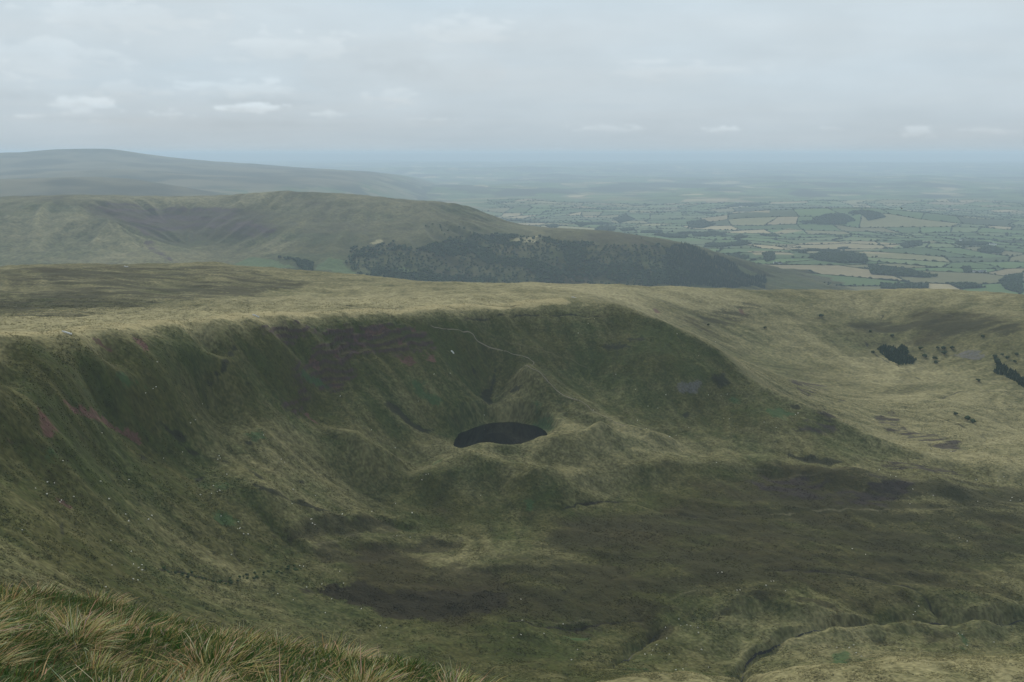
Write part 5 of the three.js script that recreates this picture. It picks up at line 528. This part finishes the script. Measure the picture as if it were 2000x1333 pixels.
{ // sheep
  function sheepMesh(graze) {
    const parts = []; const put = (g, x, y, z, sx, sy, sz, rz = 0) => { g.deleteAttribute('uv'); g.scale(sx, sy, sz); g.rotateZ(rz); g.translate(x, y, z); parts.push(g); };
    const body = new THREE.IcosahedronGeometry(1, 2); { const p = body.attributes.position; for (let i = 0; i < p.count; i++) { const k = 1 + .1 * Math.sin(p.getX(i) * 9 + p.getY(i) * 7) * Math.sin(p.getZ(i) * 8); p.setXYZ(i, p.getX(i) * k, p.getY(i) * k, p.getZ(i) * k); } }
    put(body, 0, .62, 0, .58, .33, .3); put(new THREE.IcosahedronGeometry(1, 1), .5, graze ? .52 : .78, 0, .2, .2, .17, graze ? -.6 : .7);
    const g = new THREE.Group(), w = new THREE.Mesh(mergeGeometries(parts), M.sheep); w.name = 'fleece'; g.add(w);
    const limbs = []; for (const [x, z] of [[-.34, -.13], [-.34, .13], [.32, -.13], [.32, .13]]) { const c = new THREE.CylinderGeometry(.045, .032, .42, 6).toNonIndexed(); c.deleteAttribute('uv'); c.translate(x, .2, z); const o = new THREE.Mesh(c, M.face); o.name = 'leg'; g.add(o); }
    const h = new THREE.IcosahedronGeometry(1, 1); h.deleteAttribute('uv'); h.scale(.17, .1, .09); h.rotateZ(graze ? -.9 : -.3); h.translate(graze ? .68 : .72, graze ? .28 : .92, 0); const e1 = new THREE.ConeGeometry(.035, .12, 5).toNonIndexed(); e1.deleteAttribute('uv'); const e2 = e1.clone(); e1.rotateX(1.3).translate(graze ? .62 : .64, graze ? .4 : .98, .11); e2.rotateX(-1.3).translate(graze ? .62 : .64, graze ? .4 : .98, -.11);
    const head = new THREE.Mesh(mergeGeometries([h, e1, e2]), M.face); head.name = 'head'; g.add(head); return g;
  }
  const kinds = [sheepMesh(true), sheepMesh(false)], r = rng(731), spotOf = (x, d) => { const u = x / d; return (u < -.4 ? 'close to the left edge' : u < -.27 ? 'left of the green flushes' : u < -.12 ? 'below the rocky buttress' : u < 0 ? 'left of the lake' : u < .12 ? 'right of the lake' : u < .27 ? 'below the end of the rim' : u < .4 ? 'below the conifer patch' : 'close to the right edge') + (d < 680 ? ', lowest' : d < 780 ? ', lower down' : d < 900 ? '' : d < 1050 ? ', higher up' : ', highest'); };
  const where = ['on the dark steep face', 'on the grassy slope foot', 'on the headwall', 'on the spur', 'on the boggy floor', 'among the nearest gullies'];
  SHEEP.forEach(([x, d, g], i) => { const o = kinds[r() < .75 ? 0 : 1].clone(); o.position.set(x, groundAt(x, d) - .03, -d); o.rotation.y = r() * 6.28; o.scale.setScalar(.72 + r() * .28); add(o, 'sheep', 'tiny white sheep ' + where[g] + ', ' + spotOf(x, d), 'sheep', 'sheep ' + where[g]); });
}
{ // pale piles of stone
  const where = ['low white stone pile on the rim of the escarpment', 'small pale stone pile on the straw plateau at the far left', 'pale stone pile on the plateau above the spur', 'lone pale boulder heap on the dark headwall', 'pale stone pile near the skyline of the brown moor'];
  PILES.forEach(([x, d], i) => { const t = new THREE.Group(), r = rng(741 + i), n = 9; for (let k = 0; k < n; k++) { const g = new THREE.DodecahedronGeometry(.75, 0), p = g.attributes.position; for (let q = 0; q < p.count; q++) { const s = .8 + .35 * hash(Math.round(p.getX(q) * 50), Math.round(p.getY(q) * 50), k); p.setXYZ(q, p.getX(q) * s, p.getY(q) * s, p.getZ(q) * s); } g.computeVertexNormals(); const o = new THREE.Mesh(g, M.stone), a = (k - n / 2) * (i === 3 ? .35 : .75), b = (r() - .5) * 1.2; o.name = 'stone'; o.position.set(a, groundAt(x + a, d - b) - groundAt(x, d) + .45, b); o.rotation.set(r() * 3, r() * 3, r() * 3); o.scale.setScalar(.8 + .5 * r()); t.add(o); } t.position.set(x, groundAt(x, d), -d); add(t, 'stone_pile', where[i], 'stones', 'pale stone piles'); });
}
{ // a bird over the lowland
  const g = new THREE.Group(), body = new THREE.Mesh(new THREE.LatheGeometry([[0, -.3], [.05, -.26], [.09, -.1], [.1, .05], [.06, .2], [.065, .26], [.03, .31], [0, .38]].map(p => new THREE.Vector2(...p)), 12).rotateZ(-Math.PI / 2), M.bird); body.name = 'body'; g.add(body);
  for (const s of [-1, 1]) { const w = new THREE.Shape([[.16, 0], [.2, .25], [.1, .55], [-.02, .72], [-.08, .6], [-.1, .3], [-.14, 0]].map(p => new THREE.Vector2(...p))); const o = new THREE.Mesh(new THREE.ExtrudeGeometry(w, { depth: .015, bevelEnabled: false }).rotateX(s * Math.PI / 2).rotateX(-s * .5), M.bird); o.name = 'wing'; g.add(o); }
  const tail = new THREE.Mesh(new THREE.ExtrudeGeometry(new THREE.Shape([[-.22, .03], [-.46, .11], [-.5, 0], [-.46, -.11], [-.22, -.03]].map(p => new THREE.Vector2(...p))), { depth: .015, bevelEnabled: false }).rotateX(Math.PI / 2), M.bird); tail.name = 'tail'; g.add(tail);
  g.position.set(BIRD[0], BIRD[2], -BIRD[1]); g.rotation.set(.25, .5, .1); add(g, 'bird', 'small black bird flying over the hazy lowland', 'bird');
}

// ---------------------------------------------------------------- the grassy knoll at the camera's feet
const KNOLL_EDGE = [[-14, 11], [-6.5, 8.6], [-3.8, 7.6], [-2.6, 7.0], [-1.3, 6.3], [-.6, 5.45], [-.15, 4.6], [.25, 3.4], [.8, 1], [1.5, -4]];
function knoll(x, d) {
  const plane = -.735 - .452 * d - .154 * x, lie = Math.min(-1.62 - .02 * d, plane);
  let e = 1e9, side = 1; for (let i = 0; i + 1 < KNOLL_EDGE.length; i++) { const a = KNOLL_EDGE[i], b = KNOLL_EDGE[i + 1], r = segDist(x, d, a, b); if (r < e) { e = r; side = (b[0] - a[0]) * (d - a[1]) - (b[1] - a[1]) * (x - a[0]) > 0 ? 1 : -1; } }
  const out = side > 0 ? e : 0;
  return CAMERA_HEIGHT + lie - .55 * out * ss(0, 1.2, out) + (fbm(x / 1.1, d / 1.1, 801, 3) - .5) * .22 + (fbm(x / .3, d / .3, 803, 2) - .5) * .07;
}
const knollGrid = new Grid(-14, 5, -3, 16, .1).fill(knoll);
{
  const N = 1024, b = new Uint8Array(N * N * 4); for (let j = 0, k = 0; j < N; j++) for (let i = 0; i < N; i++, k += 4) { const x = -14 + 19 * i / N, d = -3 + 19 * j / N, n = fbm(x / .5, d / .5, 811, 4), f = vn(x / .03, d / .03, 813), t = .6 + .8 * f; const c = [mix(.018, .045, n), mix(.026, .04, n), mix(.009, .018, n)]; for (let q = 0; q < 3; q++) b[k + q] = 255 * (1.055 * Math.pow(clamp(c[q] * t, .004, 1), 1 / 2.4) - .055); b[k + 3] = 255; }
  const t = new THREE.DataTexture(b, N, N); t.colorSpace = THREE.SRGBColorSpace; t.magFilter = THREE.LinearFilter; t.needsUpdate = true;
  setting(terrain(knollGrid, groundMaterial(t, 19, 19, 1.5, .02)), 'knoll', 'grassy knoll in the foreground');
}
const knollAt = (x, d) => knollGrid.at(x, d);
const STRAW = [[.5, .42, .21], [.43, .35, .155], [.33, .27, .105], [.53, .45, .26], [.24, .205, .07]], GREENS = [[.045, .085, .014], [.07, .105, .02], [.032, .064, .011], [.11, .13, .035]], BROWNS = [[.1, .07, .03], [.14, .1, .045], [.05, .036, .018]];
function blades(r, n, radius, lenA, lenB, spread, wind, width, pick, seg = 4) {
  const pos = [], col = [], idx = [];
  for (let k = 0; k < n; k++) {
    const a = r() * 6.283, q = Math.sqrt(r()) * radius, x0 = Math.cos(a) * q, z0 = Math.sin(a) * q, len = lenA + (lenB - lenA) * Math.pow(r(), 1.3), out = spread * (.25 + q / radius) * (.5 + r()), c = pick(r), w = width * (.6 + .7 * r());
    const yaw = a + (r() - .5) * 1.4; let x = x0, y = -.04, z = z0, vx = Math.cos(yaw) * out + wind * (.25 + .5 * r()), vy = 1, vz = Math.sin(yaw) * out; const droop = (.25 + 1.0 * r()) * (1 + spread * .5), side = yaw + Math.PI / 2 + (r() - .5) * 1.5, sx = Math.cos(side), sz = Math.sin(side), first = pos.length / 3;
    for (let s = 0; s <= seg; s++) {
      const t = s / seg, hw = w * (1 - t * t * .9) * .5;
      if (s === seg) { pos.push(x, y, z); col.push(...c); } else { pos.push(x - sx * hw, y, z - sz * hw, x + sx * hw, y, z + sz * hw); col.push(...c, ...c); }
      const l = Math.hypot(vx, vy, vz), st = len / seg; x += vx / l * st; y += vy / l * st; z += vz / l * st; const f = droop / seg; vy -= f * 1.1; vx += (Math.cos(yaw) * .5 * out + wind * .75) * f; vz += Math.sin(yaw) * .5 * out * f;
    }
    for (let s = 0; s < seg - 1; s++) { const i = first + s * 2; idx.push(i, i + 1, i + 2, i + 1, i + 3, i + 2); }
    const i = first + (seg - 1) * 2; idx.push(i, i + 1, i + 2);
  }
  const g = new THREE.BufferGeometry(); g.setAttribute('position', new THREE.Float32BufferAttribute(pos, 3)); g.setAttribute('color', new THREE.Float32BufferAttribute(col, 3)); g.setIndex(idx); g.computeVertexNormals(); return g;
}
const grassMat = new THREE.MeshPhysicalMaterial({ vertexColors: true, roughness: .75, side: THREE.DoubleSide, transmission: .5, thickness: 0, specularIntensity: .12 });
const from = (list, r) => list[fl(r() * list.length)].map(c => c * (.8 + .4 * 1));
const mixed = (s, g) => r => { const t = r(); return (t < s ? STRAW : t < s + g ? GREENS : BROWNS)[fl(r() * 99) % (t < s ? 5 : t < s + g ? 4 : 3)].map(c => c * (.75 + .5 * r())); };
{
  const r = rng(901), kinds = [];
  for (let k = 0; k < 4; k++) kinds.push(['pale', new THREE.Mesh(blades(r, 640, .1, .06, .26, 1.2, .5, .0045, mixed(.86, .1)), grassMat)]);
  for (let k = 0; k < 3; k++) kinds.push(['golden', new THREE.Mesh(blades(r, 600, .11, .05, .24, 1.3, .45, .0045, mixed(.66, .3)), grassMat)]);
  for (let k = 0; k < 2; k++) kinds.push(['green', new THREE.Mesh(blades(r, 480, .12, .04, .17, 1.35, .35, .0046, mixed(.12, .86)), grassMat)]);
  // [east, distance, kind, size]
  const spots = [];
  const ok = (x, d) => { let e = 1e9, side = 1; for (let i = 0; i + 1 < KNOLL_EDGE.length; i++) { const a = KNOLL_EDGE[i], b = KNOLL_EDGE[i + 1], q = segDist(x, d, a, b); if (q < e) { e = q; side = (b[0] - a[0]) * (d - a[1]) - (b[1] - a[1]) * (x - a[0]) > 0 ? 1 : -1; } } return side < 0 || e < .35; };
  for (let tries = 0; tries < 9000 && spots.length < 150; tries++) {
    const d = 3.2 + r() * 5.6, x = -.62 * d + r() * (.62 * d + .6), s = .75 + .8 * r(); if (!ok(x, d)) continue;
    const clear = fbm(x / .9 + 3, d / .9, 907, 2) < .53; if (clear && r() < .95) continue;
    if (spots.some(p => Math.hypot(p[0] - x, p[1] - d) < .19 * (p[3] + s))) continue;
    spots.push([x, d, fl(r() * 9), s]);
  }
  const words = { pale: ['pale straw tussock on the knoll', 'pale straw tussocks on the foreground knoll'], golden: ['golden green tussock on the knoll', 'golden tussocks on the foreground knoll'], green: ['green tussock on the knoll', 'green tussocks on the foreground knoll'] };
  for (const [x, d, k, s] of spots) { const o = kinds[k][1].clone(); o.position.set(x, knollAt(x, d), -d); o.rotation.y = (r() - .5) * 1.3; o.scale.set(s, s * (.85 + .3 * r()), s); add(o, 'grass_tussock', (s > 1.15 ? 'large ' : s > .85 ? 'middling ' : 'small ') + words[kinds[k][0]][0] + ', ' + (x / d < -.4 ? 'at its left end' : x / d < -.28 ? 'left of its middle' : x / d < -.14 ? 'right of its middle' : 'at its right end') + (d > 6 ? ', along the rim' : d > 4.8 ? ', halfway up' : ', in front'), 'grass tussock', words[kinds[k][0]][1]); }
  // short turf between the tussocks
  const turf = [0, 1, 2].map(k => blades(r, 46, .13, .03, .1, 1.1, .2, .006, k === 2 ? mixed(.25, .65) : mixed(.05, .9), 3)), list = turf.map(() => []);
  for (let k = 0; k < 11000; k++) { const d = 2.6 + r() * 6.6, x = -.64 * d + r() * (.64 * d + 1); if (!ok(x, d)) continue; const n = fbm(x / .8, d / .8, 911, 3); list[n > .56 ? 2 : fl(r() * 2)].push([x, d, .7 + .7 * r(), r() * 6.28]); }
  const holder = new THREE.Group(), m = new THREE.Matrix4(), q = new THREE.Quaternion(), up = new THREE.Vector3(0, 1, 0);
  list.forEach((l, k) => { const o = new THREE.InstancedMesh(turf[k], grassMat, l.length); l.forEach(([x, d, s, a], i) => o.setMatrixAt(i, m.compose(new THREE.Vector3(x, knollAt(x, d), -d), q.setFromAxisAngle(up, a), new THREE.Vector3(s, s, s)))); o.name = 'turf'; o.userData = { kind: 'stuff' }; holder.add(o); });
  add(holder, 'grass', 'short green turf between the tussocks on the foreground knoll', 'grass', null, 'stuff');
}
console.log('done', (performance.now()/1000).toFixed(1));
renderer.render(scene, camera);
